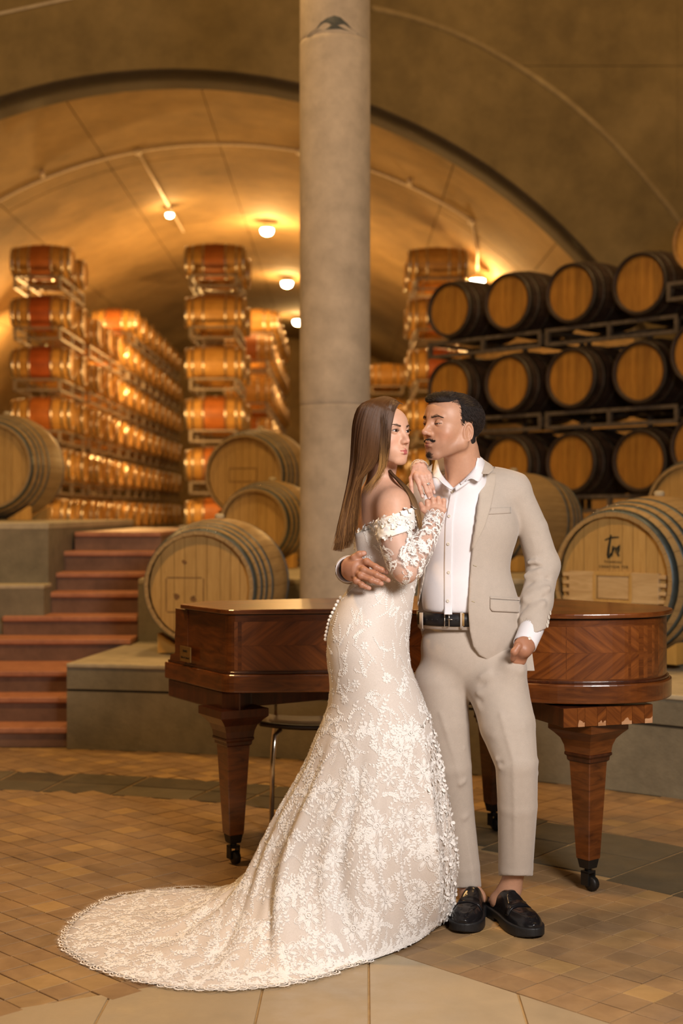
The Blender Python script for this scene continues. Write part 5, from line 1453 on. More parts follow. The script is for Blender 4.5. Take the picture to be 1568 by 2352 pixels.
# moustache, goatee and brows as short hairs on the skin
bv_h=BVHTree.FromPolygons([tuple(v) for v in V1],[tuple(int(i) for i in q) for q in Q1])
def fuzz(name,spots,n,ln,r,col,O,R,sc,bvh,mat,parent,flow):
    cur=[];rad=[];cc=[]
    for _ in range(n):
        s=spots(); w0=np.array(O)+np.array(R,float)@(np.array(s)*sc); h=bvh.find_nearest(Vector(w0))
        if h[0] is None: continue
        nn=np.array(R.T,float)@np.array(h[1]); b0=(np.array(R.T,float)@(np.array(h[0])-np.array(O)))/sc; fl=flow(s)+rng.normal(0,.15,3); fl=fl-nn*(fl@nn)*.75; fl/=np.linalg.norm(fl); l_=ln*rng.uniform(.6,1.2)
        pts=[b0+fl*l_*t+nn*.0012*math.sin(t*2.6) for t in (0,.35,.7,1)]
        cur.append(np.array(pts)@np.array(R.T,float)*sc+np.array(O)); rad.append(r); k=rng.uniform(.6,1.6); cc.append(tuple(q*k for q in col))
    return strands(name,cur,rad,cc,mat,parent)
def mst():
    x=rng.uniform(-.024,.024); return (x,.088-.016*abs(x/.024)**1.5,-.0555-.0045*abs(x/.024)**1.6+rng.normal(0,.0019))
fuzz('moustache',mst,620,.0062,.00034,(.022,.014,.010),MO,MR,MS,bv_h,M_hairm,mbody,lambda s:np.array([s[0]*30,.15,-.8]))
fuzz('goatee',lambda:(rng.normal(0,.007),.083,-.104+rng.normal(0,.0055)),260,.0045,.0003,(.03,.02,.014),MO,MR,MS,bv_h,M_hairm,mbody,lambda s:np.array([0,.2,-1]))
def brw(bt=1):
    s=rng.choice([-1,1]); t=rng.uniform(0,1); 
    x=.0095+.036*t; z=.0168+.0045*math.sin(min(t*1.35,1.45)*1.1)-.005*max(0,t-.7)/.3; return (s*x,.085-.016*t*t,z+rng.normal(0,.0015*bt*(1-.55*t)))
fuzz('eyebrow',brw,420,.0042,.00024,(.030,.018,.012),MO,MR,MS,bv_h,M_hairm,mbody,lambda s:np.array([np.sign(s[0])*1.0,-.2,.22-.5*abs(s[0])/.04]))
# ------------------------------------------------------------------ the woman
wb_=Vector((.12,4.46,0)); wom=empty('person',wb_); tag(wom,'woman in a fitted ivory lace wedding dress with long straight brown hair','person')
WO=W(884,996,4.43); WR=headframe(46,-4,0); WS=.91
gw=dict(w=.95,jw=.86,chin=.95,brow=.55,nose=.0005,nw=.84,open=.0008,eo=.0044,eb=.0032,ec=0.0,
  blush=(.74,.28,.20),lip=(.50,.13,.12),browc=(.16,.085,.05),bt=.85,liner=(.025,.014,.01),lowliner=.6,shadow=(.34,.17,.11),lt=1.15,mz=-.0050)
SKW=(.70,.40,.27)
wRr,wf=Vector((.6,-.8,0)),Vector((.8,.6,0))
RT=np.array([wRr,wf,Vector((0,0,1))],f32).T
wSR,wSL=W(904,1156,4.372),W(852,1150,4.60)
armR=[W(902,1164,4.37),W(908,1240,4.315),W(931,1312,4.285)]
foreR=[W(931,1312,4.285),W(968,1254,4.345),W(999,1192,4.425)]
def w_neck(P):
    d=cap(P,W(868,1128,4.48),W(886,1040,4.45),.047,.044)
    d=smin(d,cap(P,W(872,1125,4.45),W(876,1120,4.45),.03,.03),.03)
    d=smin(d,ell(P,W(876,1150,4.48),(.095,.060,.035),RT),.05)
    return d
def w_torso(P):
    d=smin(ell(P,W(884,1205,4.475),(.122,.080,.125),RT),ell(P,W(880,1330,4.46),(.082,.058,.12),RT),.06)
    d=smin(d,cap(P,wSR,wSL,.044,.044),.045)
    d=smin(d,cap(P,W(915,1220,4.50)+wf*.03,W(920,1230,4.56),.045,.045),.03)
    d=smin(d,ell(P,W(880,1180,4.435),(.085,.052,.085),RT),.05)
    # shoulder blade and spine hollow
    d-=ridge(P,[W(880,1150,4.34),W(862,1200,4.35)],.022,.005)
    d+=ridge(P,[W(833,1120,4.37),W(828,1180,4.37),W(835,1250,4.38)],.012,.005)
    return d
def w_all(P):
    d=smin(w_torso(P),w_neck(P),.03)
    d=smin(d,chain(P,armR,[.046,.046,.037],.004),.035)
    d=smin(d,chain(P,foreR,[.037,.033,.0235],.004),.012)
    d=np.minimum(d,chain(P,[wSL,W(940,1168,4.86),W(982,1132,4.90),W(968,1084,4.72),W(961,1073,4.575)],[.040,.038,.036,.028,.021]))
    return d
def w_headf(P):
    L=local(P,WO,WR)/WS; d=head_sdf(L,gw)*WS; return smin(d,w_neck(P),.02)
lo=np.array(WO)-[.13,.13,.175]; hi=np.array(WO)+[.13,.13,.12]
V1,Q1=surface(w_headf,lo,hi,.0016); C1=head_colors(local(V1.astype(f32),WO,WR)/WS,gw,SKW)
V2,Q2=surface(lambda P:w_all(P),(.0,4.19,1.10),(.36,4.88,1.52),.0042)
C2=np.tile(A(SKW),(len(V2),1))
# lower body under the dress, with feet
def w_low(P):
    d=ell(P,W(876,1330,4.46),(.075,.052,.12),RT); d=smin(d,ell(P,W(850,1480,4.44),(.095,.080,.13),RT),.05)
    d=smin(d,chain(P,[W(850,1540,4.42),W(900,1780,4.46),W(905,2060,4.55)],[.085,.050,.034]),.04)
    d=smin(d,chain(P,[W(880,1540,4.50),W(935,1780,4.50),W(960,2060,4.54)],[.085,.050,.034]),.04)
    for a in (W(905,2060,4.55),W(960,2060,4.54)): 
        d=smin(d,cap(P,a,Vector((a.x+.09,4.62,.035)),.030,.022),.02); d=smin(d,cap(P,a,Vector((a.x-.03,a.y-.02,.07)),.028,.024),.02)
    return d
V3,Q3=surface(w_low,(-.1,4.25,0),(.45,4.75,1.22),.012); C3=np.tile(A(SKW),(len(V3),1))
# left hand with the ring, hanging over his shoulder
DZ=4.505
hl=[[W(956,1092,4.500),W(960,1108,4.490),W(965,1124,4.487),W(970,1141,4.492)],
    [W(966,1094,4.496),W(974,1112,4.486),W(980,1130,4.485),W(987,1147,4.492)],
    [W(976,1094,4.497),W(983,1112,4.487),W(988,1129,4.487),W(993,1145,4.494)],
    [W(985,1092,4.503),W(990,1105,4.494),W(994,1119,4.492),W(997,1132,4.498)],
    [W(950,1086,4.515),W(944,1098,4.515),W(944,1115,4.510),W(946,1132,4.510)]]
rl=[[.0082,.0070,.0065,.0052],[.0082,.0071,.0066,.0053],[.0080,.0069,.0063,.0051],[.0072,.0062,.0057,.0046],[.0092,.0078,.0070,.0056]]
def m_hl(P):
    d=cap(P,W(961,1073,4.575),W(962,1072,4.53),.0215,.0205)
    d=smin(d,capf(P,W(963,1080,4.515),W(969,1092,4.503),.025,.031,.42,(0.05,-.92,.35)),.013)
    for a,r in zip(hl[:4],rl): d=smin(d,chain(P,[W(963,1075,4.515)]+a,[.009]+r,.004),.0035)
    d=smin(d,chain(P,hl[4],rl[4],.004),.006)
    for a in hl[:4]: d=smin(d,sph(P,a[0]+Vector((0,-.003,0)),.0080),.006)
    return d
V4,Q4=surface(m_hl,(W(932,0,4.5)[0],4.455,W(0,1158,4.5)[2]),(W(1006,0,4.5)[0],4.60,W(0,1048,4.5)[2]),.0016)
C4=np.tile(A((.68,.40,.29)),(len(V4),1))
C4=C4
nails(V4,C4,[(h[-1],h[-2],(0,-1,.12)) for h in hl[:4]],.0050,(.95,.78,.72))
# right hand, loosely closed on his shirt
hrr=[]
for (mx,my,px_,py_,tx,ty) in ((983,1171,981,1152,984,1155),(995,1167,993.5,1146,995,1149),(1007,1167,1006.5,1145,1006,1148),(1018.5,1171,1019,1150,1017,1153)):
    hrr.append([W(mx,my,4.462),W(px_,py_,4.462),W(tx,ty,4.490),W(tx,ty+12,4.505)])
def m_hr(P):
    d=cap(P,foreR[2],W(1000,1184,4.436),.0235,.022)
    d=smin(d,capf(P,W(1000,1184,4.442),W(1001,1174,4.458),.026,.029,.5,(0,-.95,.2)),.010)
    for a in hrr: d=smin(d,chain(P,[W(1000,1180,4.452)]+a,[.009,.0084,.0078,.0072,.0064],.004),.0035)
    d=smin(d,chain(P,[W(984,1180,4.455),W(972,1170,4.462),W(966,1157,4.475)],[.011,.0092,.0070],.004),.006)
    for a in hrr: d=smin(d,sph(P,a[0]+Vector((0,-.004,0)),.0088),.006)
    return d
V5,Q5=surface(m_hr,(W(950,0,4.5)[0],4.40,W(0,1206,4.45)[2]),(W(1038,0,4.5)[0],4.53,W(0,1132,4.45)[2]),.0016)
C5=np.tile(A((.68,.39,.27)),(len(V5),1))
V,Q,C=join([(V1,Q1,C1),(V2,Q2,C2),(V3,Q3,C3),(V4,Q4,C4),(V5,Q5,C5)])
me=npmesh('body',V,Q); setcol(me,C); wbody=wpart('body',me,M_skinw,wom,wb_)
eyes(wbody,WO,WR,gw,WS,(2,1))
print('woman body',len(V))
bv_wh=BVHTree.FromPolygons([tuple(v) for v in V1],[tuple(int(i) for i in q) for q in Q1])
def brw2():
    s=rng.choice([-1,1]); t=rng.uniform(0,1); x=.012+.036*t
    return (s*x,.085-.016*t*t,.0160+.0075*math.sin(min(t*1.3,1.5))-.004*max(0,t-.75)/.25+rng.normal(0,.0013*(1-.65*t)))
fuzz('eyebrow',brw2,620,.0042,.00028,(.10,.055,.032),WO,WR,WS,bv_wh,M_hair,wbody,lambda s:np.array([np.sign(s[0])*1.0,-.1,.30-.5*abs(s[0])/.04]))
# upper lashes
cur=[];rad=[];cc=[]
for sd in (-1,1):
    for t in np.linspace(-1,1,34):
        x=.0005+t*.0142; z=.0012*t+gw['eo']*(1-t*t)+gw['ec']; y=math.sqrt(max(1e-6,.0142**2-x*x*.6-z*z))
        b0=np.array([sd*(.0315+x),.0705+y*.98,-.0005+z]); dr=np.array([sd*.35*t,.8,.55]); dr/=np.linalg.norm(dr)
        pts=[b0+dr*.0055*q+np.array([0,0,.0018*q*q]) for q in (0,.5,1)]; cur.append(np.array(pts)@WR.T.astype(float)*WS+np.array(WO)); rad.append(.00022); cc.append((.01,.006,.005))
strands('eyelashes',cur,rad,cc,M_hair,wbody)
# teeth glimpse
# ---- dress
M_satin,_nt,_p=newmat('ivory_satin'); _v=coords(_nt); _n=noise(_nt,_v,420,2); _nt.links.new(ramp(_nt,_n,[(.35,(.66,.585,.52)),(.65,(.76,.685,.62))]),_p.inputs['Base Color']); _p.inputs['Roughness'].default_value=.55; _p.inputs['Sheen Weight'].default_value=.3; bump(_nt,_p,_n,.12,.001)
M_lace,_nt,_p=newmat('white_lace'); _v=coords(_nt); _n=noise(_nt,_v,700,2); _nt.links.new(ramp(_nt,_n,[(.3,(.88,.84,.79)),(.7,(.96,.94,.91))]),_p.inputs['Base Color']); _p.inputs['Roughness'].default_value=.7; bump(_nt,_p,_n,.3,.001)
M_tulle,_nt,_p=newmat('sheer_tulle'); _p.inputs['Base Color'].default_value=(.86,.78,.72,1); _p.inputs['Alpha'].default_value=.22; _p.inputs['Roughness'].default_value=.7
TAB=[(1205,811,962,.104,4.47),(1250,816,962,.100,4.465),(1300,820,960,.096,4.46),(1340,806,957,.098,4.455),(1380,779,950,.114,4.445),(1420,760,944,.128,4.435),(1460,751,940,.138,4.43),(1500,750,939,.142,4.425),(1540,754,946,.142,4.425),(1580,757,962,.142,4.425),(1620,752,978,.146,4.425),(1660,738,990,.152,4.425),(1700,722,1000,.160,4.425),(1750,703,1010,.172,4.43),(1800,678,1018,.186,4.435),(1850,650,1025,.200,4.44),(1900,626,1031,.215,4.445)]
TA=np.array(TAB,float)
def ringpar(y):
    return [np.interp(y,TA[:,0],TA[:,k]) for k in range(1,5)]
def fold(phi,y):
    g=np.clip((y-1640)/400,0,1)**1.3
    return g*(.019*np.cos(8*phi+.6+.4*np.sin(2*phi))+.013*np.cos(15*phi+2.1)+.006*np.cos(26*phi+.5))
def ringpt(phi,y):
    xl,xr,b,D=ringpar(y); cx=((xl+xr)/2-784)/F*D; a=(xr-xl)/2/F*D
    rho=np.interp(y,[1205,1340,1500,1700],[-.34,-.28,-.12,0])
    c,s=np.cos(phi),np.sin(phi)
    r=1+fold(phi,y)/np.maximum(a,.05)
    # softened hip creases pulling to the waist at the right
    tilt=np.interp(y,[1205,1320],[.030,0])
    X=cx+a*c*r; Y=D-b*(s*np.sqrt(1-rho**2)-rho*c*-1)*r; Z=CAMZ-(y-1176)/F*D+tilt*c
    return np.stack([X,Y,Z],-1)
HEM=[(-40,None,(.33,4.92)),(-15,None,(.385,4.76)),(0,(1040,2112)),(20,(1026,2128)),(40,(1000,2142)),(58,(962,2168)),(75,(905,2192)),(90,(855,2208)),(105,(800,2222)),(120,(735,2246)),(135,(650,2264)),(148,(560,2275)),(158,(480,2276)),(168,(395,2270)),(178,(310,2254)),(188,(215,2222)),(197,(142,2175)),(205,(165,2122)),(213,(235,2072)),(222,(320,2050)),(232,(420,2043)),(245,(530,2042)),(262,None,(-.16,4.99)),(285,None,(.02,5.03)),(305,None,(.20,5.0))]
hp=[];hx=[];hy=[]
for h in HEM:
    if h[1] is not None: g_=G(*h[1]); x_,y_=g_.x,g_.y
    else: x_,y_=h[2]
    hp.append(math.radians(h[0])); hx.append(x_); hy.append(y_)
hp=np.array(hp);hx=np.array(hx);hy=np.array(hy)
def hem(phi):
    p=np.mod(phi-hp[0],2*PI)+hp[0]; P_=np.append(hp,hp[0]+2*PI)
    X=np.append(hx,hx[0]);Y=np.append(hy,hy[0]); return np.interp(p,P_,X),np.interp(p,P_,Y)
NPHI=300; NV1=58; NV2=44
phis=np.linspace(0,2*PI,NPHI,endpoint=False)
ysr=np.linspace(1205,1900,NV1)
G1=np.stack([ringpt(phis,np.full(NPHI,y)) for y in ysr])     # (NV1,NPHI,3)
P0=G1[-1]; dP=G1[-1]-G1[-3]; dP/=np.linalg.norm(dP,axis=1,keepdims=True)
hX,hY=hem(phis); 
# smooth the hem outline
for _ in range(6): hX=(np.roll(hX,1)+2*hX+np.roll(hX,-1))/4; hY=(np.roll(hY,1)+2*hY+np.roll(hY,-1))/4
sc_=1+.010*np.abs(np.sin(phis*34)); 
H_=np.stack([hX,hY,np.zeros(NPHI)],1)
d2=np.linalg.norm(H_[:,:2]-P0[:,:2],axis=1)
frontfree=np.exp(-((np.mod(phis+.0,2*PI)-0)/.9)**2)+np.exp(-((phis-2*PI)/.9)**2)
H_[:,2]=.006+.020*frontfree
P1=P0+dP*np.minimum(.20,.10+d2*.3)[:,None]; 
kk=np.minimum(.16,d2*.55); e_=(H_[:,:2]-P0[:,:2])/np.maximum(d2,1e-4)[:,None]
P2=np.zeros_like(P0); P2[:,:2]=P0[:,:2]+e_*(kk+.02)[:,None]; P2[:,2]=.015+.02*frontfree
t=np.linspace(0,1,NV2+1)[1:]; rows=[]
for q in t:
    b=((1-q)**3*P0+3*(1-q)**2*q*P1+3*(1-q)*q*q*P2+q**3*H_)
    # folds: radial on the fall, height waves on the floor
    w1=np.exp(-(q/.45)**2); env=math.sin(PI*min(1,q*1.02))**.7
    fr=fold(phis,1900+q*180)-fold(phis,1900)
    lay=np.clip((d2-.25)/.4,0,1)
    hgt=lay*env*(.010+.010*np.cos(9*phis+q*2.2)+.008*np.cos(17*phis-q*3)+.006*np.cos(31*phis+2*q)) 
    b[:,:2]+=e_*(fr*w1)[:,None]; b[:,2]+=hgt*(1-w1*.5)
    b[:,2]=np.maximum(b[:,2],.004)
    rows.append(b)
GR=np.concatenate([G1,np.stack(rows)]); NR=len(GR)
Vd=GR.reshape(-1,3); i=np.arange(NPHI); Qd=np.concatenate([np.stack([r*NPHI+i,r*NPHI+(i+1)%NPHI,(r+1)*NPHI+(i+1)%NPHI,(r+1)*NPHI+i],1) for r in range(NR-1)])
dress_me=npmesh('dress',Vd,Qd); dress=wpart('dress',dress_me,M_satin,wom,wb_)
dress.modifiers.new('t','SOLIDIFY').thickness=.002
tag(dress,'ivory lace wedding dress with a long train')
bv_d=BVHTree.FromPolygons([tuple(v) for v in Vd],[tuple(int(k) for k in q) for q in Qd])
# ---- lace motifs: flat cords and petals snapped on the cloth
class Lace:
    def __init__(s,bvh): s.V=[];s.F=[];s.b=bvh
    def poly(s,c,T,B,pts,faces,h=.0012,dome=None):
        b=len(s.V)
        for i_,(x,y) in enumerate(pts):
            w0=c+T*x+B*y; r=s.b.find_nearest(w0); 
            if r[0] is None: s.V.append(tuple(w0)); continue
            n=r[1]; n=n if n.dot(s.N)>0 else -n
            s.V.append(tuple(r[0]+n*(h+(dome[i_] if dome else 0))))
        s.F+=[tuple(b+k for k in f) for f in faces]
    def leaf(s,c,T,B,x,y,a,L,w,h=.0012):
        ca,sa=math.cos(a),math.sin(a); pr=[(0,0),(.25*L,w*.42),(.6*L,w*.5),(L,0),(.6*L,-w*.5),(.25*L,-w*.42)]
        pts=[(x+ca*p-sa*q,y+sa*p+ca*q) for p,q in pr]+[(x+ca*.45*L,y+sa*.45*L)]
        s.poly(c,T,B,pts,[(6,k,(k+1)%6) for k in range(6)],h,[0]*6+[.0010])
    def ring(s,c,T,B,x,y,r,rw,n=7,h=.0014,asp=1,a=0):
        ca,sa=math.cos(a),math.sin(a); pts=[]
        for k in range(n):
            for rr in (r,r-rw): u,v=rr*math.cos(2*PI*k/n),rr*asp*math.sin(2*PI*k/n); pts.append((x+ca*u-sa*v,y+sa*u+ca*v))
        s.poly(c,T,B,pts,[(2*k,2*((k+1)%n),2*((k+1)%n)+1,2*k+1) for k in range(n)],h)
    def cord(s,c,T,B,line,w,h=.0012):
        pts=[];n=len(line)
        for k in range(n):
            x,y=line[k]; x2,y2=line[min(k+1,n-1)]; x1,y1=line[max(k-1,0)]; dx,dy=x2-x1,y2-y1; l=math.hypot(dx,dy) or 1
            pts+=[(x-dy/l*w,y+dx/l*w),(x+dy/l*w,y-dx/l*w)]
        s.poly(c,T,B,pts,[(2*k,2*k+1,2*k+3,2*k+2) for k in range(n-1)],h)
    def vine(s,c,T,B,L,leafL,curl,h=.0012):
        n=8; line=[];a=random.uniform(-.3,.3);x=y=0
        for k in range(n+1):
            line.append((x,y)); x+=math.cos(a)*L/n; y+=math.sin(a)*L/n; a+=curl/n
            if k<n:
                for sg in (-1,1):
                    if random.random()<.85: s.leaf(c,T,B,x,y,a+sg*random.uniform(.5,.95),leafL*random.uniform(.7,1.15),leafL*.55,h)
        s.leaf(c,T,B,x,y,a,leafL*1.1,leafL*.5,h); s.cord(c,T,B,line,.0007,h)
    def flower(s,c,T,B,R,n=7,h=.0016,rings=True):
        a0=random.uniform(0,6)
        for k in range(n):
            a=a0+2*PI*k/n
            if R<.030: s.leaf(c,T,B,math.cos(a)*R*.25,math.sin(a)*R*.25,a,R*.8,R*.50,h)
            else:
                for q in (-1,0,1): s.leaf(c,T,B,math.cos(a+q*.16)*R*.26,math.sin(a+q*.16)*R*.26,a+q*.12,R*(.62-.1*abs(q)),R*.11,h)
                s.ring(c,T,B,math.cos(a)*R*.62,math.sin(a)*R*.62,R*.40,R*.055,9,h+.0004,.60,a)
            if rings and R<.030: s.ring(c,T,B,math.cos(a)*R*.66,math.sin(a)*R*.66,R*.34,R*.09,7,h+.0008,.62,a)
        s.ring(c,T,B,0,0,R*.24,R*.10,7,h+.0012)
        s.ring(c,T,B,0,0,R*.10,R*.08,5,h+.0016)
    def chainr(s,c,T,B,L,r):
        a=random.uniform(-.4,.4);x=y=0
        for k in range(int(L/(r*1.8))): s.ring(c,T,B,x,y,r,r*.45,6,.0014,.75,a); x+=math.cos(a)*r*1.8; y+=math.sin(a)*r*1.8; a+=random.uniform(-.25,.3)
    def build(s,name,parent,N=None,off=None):
        V=np.array(s.V); me=npmesh(name,V,s.F,False); o=link(name,me,M_lace,parent); return o
def surfpt(r,p):
    r0=int(r);p0=int(p)%NPHI; c=Vector(GR[r0,p0]); tv=Vector(GR[min(r0+1,NR-1),p0]-GR[max(r0-1,0),p0]).normalized(); tu=Vector(GR[r0,(p0+1)%NPHI]-GR[r0,p0-1]).normalized(); n=tu.cross(tv).normalized(); 
    cen=Vector(GR[r0].mean(0)); 
    if n.dot(c-cen)<0 and n.z<.3: n=-n
    if abs(n.z)>.5 and n.z<0: n=-n
    return c,tv,n.cross(tv).normalized(),n
# area-weighted seeds
ar=np.zeros((NR-1,NPHI))
for r in range(NR-1):
    a=GR[r+1]-GR[r]; b=np.roll(GR[r],-1,0)-GR[r]; ar[r]=np.linalg.norm(np.cross(a,b),axis=1)
cum=np.cumsum(ar.ravel()); tot=cum[-1]
def seed_():
    k=int(np.searchsorted(cum,rng.uniform(0,tot))); return divmod(k,NPHI)
def vis_phi(p):   # skip most of the hidden rear
    a=2*PI*p/NPHI; return not (PI*1.55<a<PI*1.93)
lc=Lace(bv_d); nf=0; placed=[]
def far_enough(c,dmin):
    for q in placed[-400:]:
        if (q-c).length<dmin: return False
    return True
tries=0
while nf<230 and tries<6000:     # flowers
    tries+=1; r,p=seed_()
    if not vis_phi(p) or r<6: continue
    c,T,B,n=surfpt(r,p); 
    if r<36 and random.random()<.55: continue
    if not far_enough(c,.065): continue
    placed.append(c); lc.N=n; lc.flower(c,T,B,random.choice((.018,.024,.032,.044,.050)) if r>34 else random.uniform(.012,.02),random.choice((6,7,8)),.0012 if r>34 else .0009); nf+=1
nv=0
while nv<1650:
    r,p=seed_()
    if not vis_phi(p): continue
    if r<36 and random.random()<.22: continue
    c,T,B,n=surfpt(r,p); lc.N=n
    # mostly running down the skirt
    a=random.gauss(0,.38)+(PI if random.random()<.5 else 0); T2=T*math.cos(a)+B*math.sin(a); B2=n.cross(T2)
    if random.random()<.72: lc.vine(c,T2,B2,random.uniform(.05,.11) if r>34 else random.uniform(.03,.07),random.uniform(.008,.014) if r>34 else random.uniform(.005,.009),random.uniform(-2,2))
    else: lc.chainr(c,T2,B2,random.uniform(.04,.08),random.uniform(.004,.006))
    nv+=1
# denser border above the hem
for k in range(0,NPHI):
    if not vis_phi(k): continue
    for q in range(2):
        r=NR-1-random.randint(1,6); c,T,B,n=surfpt(r,k); lc.N=n
        if random.random()<.5: lc.vine(c,B,-T,.035,.009,random.uniform(-2,2))
        else: lc.flower(c,T,B,random.uniform(.010,.016),6,.0012,False)
lo_=lc.build('lace_applique',dress); tag(lo_,kind='stuff')
print('lace',len(lc.V),len(lc.F))
# raised petals along the right edge
m=MB(); V=[];Fc=[]
def petal3(c,nn,tt,L,wd,lift,V,Fc):
    b=len(V); bb=nn.cross(tt).normalized()
    for (u,v,z) in ((0,0,0),(.35,.42,.35),(.7,.45,.8),(1,0,1.0),(.7,-.45,.8),(.35,-.42,.35),(.5,0,.35)):
        V.append(tuple(c+tt*(u*L)+bb*(v*wd)+nn*(z*lift+.001)))
    Fc.extend([(b+6,b+k,b+(k+1)%6) for k in range(6)])
for k in range(620):
    r=random.randint(36,NR-3); p=int(rng.normal(8,12))%NPHI; c,T,B,n=surfpt(r,p)
    a=random.uniform(0,2*PI); tt=(T*math.cos(a)+B*math.sin(a)).normalized(); petal3(c,n,tt,random.uniform(.010,.018),random.uniform(.008,.013),random.uniform(.003,.008),V,Fc)
tag(link('raised_petals',npmesh('raised_petals',V,Fc,True),M_lace,dress),kind='stuff')
# scalloped eyelash hem
V=[];Fc=[]
rad_=np.cumsum(np.r_[0,np.linalg.norm(np.diff(np.vstack([H_,H_[:1]]),axis=0),axis=1)]); Lh_=rad_[-1]; ns=int(Lh_/.030)
def hempt(s):
    s%=Lh_; k=int(np.searchsorted(rad_,s,side='right')-1); k=min(k,NPHI-1); t=(s-rad_[k])/max(1e-9,rad_[k+1]-rad_[k]); a=GR[-1,k]; b=GR[-1,(k+1)%NPHI]; c=a+(b-a)*t
    tg=Vector(b-a).normalized(); out=Vector((tg.y,-tg.x,0)); cen=Vector(GR[-1].mean(0)); 
    i0=GR[-3,k]; 
    if out.dot(Vector(a-i0))<0: out=-out
    return Vector(c),tg,out.normalized()
for k in range(ns):
    c,tg,out=hempt(k*.030); R_=random.uniform(.017,.025); n=9; zz=random.uniform(.001,.008)
    for (r1,r2) in ((R_,R_*.80),(R_*.62,R_*.48),(R_*.30,.0005)):
        b=len(V)
        for j in range(n):
            a=-PI/2*1.1+PI*1.1*j/(n-1)
            for rr in (r1,r2):
                q=c+tg*(math.sin(a)*rr)+out*(math.cos(a)*rr*1.15-.002); V.append((q.x,q.y,max(.002,c.z+zz-.004*rr/R_)))
        Fc+=[(b+2*j,b+2*j+2,b+2*j+3,b+2*j+1) for j in range(n-1)]
    for j in range(9):
        a=-1.3+2.6*j/8+random.uniform(-.1,.1); q0=c+tg*(math.sin(a)*R_)+out*(math.cos(a)*R_*1.1); L_=random.uniform(.008,.017); q1=q0+tg*(math.sin(a)*L_)+out*(math.cos(a)*L_); b=len(V); s_=tg*.0006
        for q in (q0-s_,q0+s_,q1+s_*.3): V.append((q.x,q.y,max(.002,c.z+zz-.003)))
        Fc.append((b,b+1,b+2))
tag(link('scalloped_hem',npmesh('scalloped_hem',V,Fc,False),M_lace,dress),kind='stuff')
# covered buttons down the back seam
for k in range(12):
    y=1371+8.7*k; q=ringpt(np.array([PI*1.0]),np.array([y]))[0]; o=MB().lathe([(.0001,-.006),(.004,-.0048),(.0062,0),(.004,.0048),(.0001,.006)],12).build('covered_button',M_lace,dress,True,Vector(q)+Vector((-.005,-.004,0)))
# ---- off-shoulder band and sleeves
band_poly=[(808,1234),(818,1225),(835,1212),(862,1198),(885,1188),(912,1178),(946,1166),(952,1172),(957,1214),(930,1222),(900,1232),(872,1238),(845,1252),(815,1268)]
def bandf(P):
    core=smin(w_torso(P),chain(P,armR,[.046,.046,.037],.004),.035)
    x,y=proj(P); o=poly2d(x,y,band_poly)*.00142
    puff=.006+.003*np.sin(P[:,0]*160+P[:,2]*90)*np.cos(P[:,2]*210)
    return smax(smax(core-.0100-puff*.5,-(core-.002),.002),o,.003)
Vb,Qb=surface(bandf,(-.02,4.22,1.20),(.28,4.72,1.42),.0032)
wband=wpart('neckline_band',npmesh('neckline_band',Vb,Qb),M_lace,wom,wb_)
bv_b=BVHTree.FromPolygons([tuple(v) for v in Vb],[tuple(int(k) for k in q) for q in Qb])
V=[];Fc=[]
ar_n=0
while ar_n<330:
    v=Vector(Vb[random.randrange(len(Vb))]); r=bv_b.find_nearest(v); n=r[1]
    if n.y>.3: 
        ar_n+=1; continue
    t0=n.orthogonal().normalized(); t0=Matrix.Rotation(random.uniform(0,6.28),3,n)@t0
    if random.random()<.35:
        for q in range(5): petal3(v+n*.001,n,Matrix.Rotation(q*1.2566,3,n)@t0,random.uniform(.008,.012),.008,random.uniform(.003,.006),V,Fc)
    else: petal3(v+n*.001,n,t0,random.uniform(.008,.014),random.uniform(.005,.008),random.uniform(.002,.006),V,Fc)
    ar_n+=1
tag(link('lace_petals',npmesh('lace_petals',V,Fc,True),M_lace,wband),kind='stuff')
def sleeve(name,segs,rs,lacekey,nv,fill,parent,clip=None):
    """loft a sheer sleeve round a chain of points"""
    pts=[];rr=[]
    for i_ in range(len(segs)-1):
        for q in range(8): t=q/8; pts.append(segs[i_].lerp(segs[i_+1],t)); rr.append(rs[i_]+(rs[i_+1]-rs[i_])*t)
    pts.append(segs[-1]); rr.append(rs[-1])
    # smooth the elbow
    for _ in range(1): pts=[pts[0]]+[(pts[k-1]+pts[k]*2+pts[k+1])/4 for k in range(1,len(pts)-1)]+[pts[-1]]
    m=MB(); m.tube(pts,rr,30,False); me=m.mesh(name,True); me.materials.append(M_tulle); o=link(name,me,None,parent)
    bvs=BVHTree.FromPolygons(m.v,m.f); L=Lace(bvs); n=len(pts)
    k=0
    while k<nv:
        i_=random.randrange(1,n-1); a=random.uniform(0,2*PI); t=(pts[i_+1]-pts[i_-1]).normalized(); u=t.orthogonal().normalized(); nn=(Matrix.Rotation(a,3,t)@u)
        c=pts[i_]+nn*rr[i_]; k+=1
        if nn.y>.45: continue
        if fill and fill(c): continue
        L.N=nn; a2=random.uniform(0,6.28); T=(t*math.cos(a2)+t.cross(nn)*math.sin(a2)).normalized(); B=nn.cross(T)
        z=random.random()
        if z<.20: L.flower(c,T,B,random.uniform(.008,.015),7,.0009)
        elif z<.75: L.vine(c,T,B,random.uniform(.018,.036),random.uniform(.0045,.0075),random.uniform(-3,3),.0009)
        else: L.chainr(c,T,B,.03,.0040)
    q=L.build('sleeve_lace',o); tag(q,kind='stuff'); return o,pts,rr,bvs
def bare(c):
    x=784+c.x/c.y*F; y=1176+(CAMZ-c.z)/c.y*F; return (x-905)**2/22**2+(y-1248)**2/20**2<1
sl,_,_,_=sleeve('sleeve',[W(905,1196,4.335),armR[1],armR[2],foreR[1],W(998,1190,4.427)],[.056,.0535,.0510,.0415,.031],None,520,bare,wom)
sl.location=tuple(-wb_)
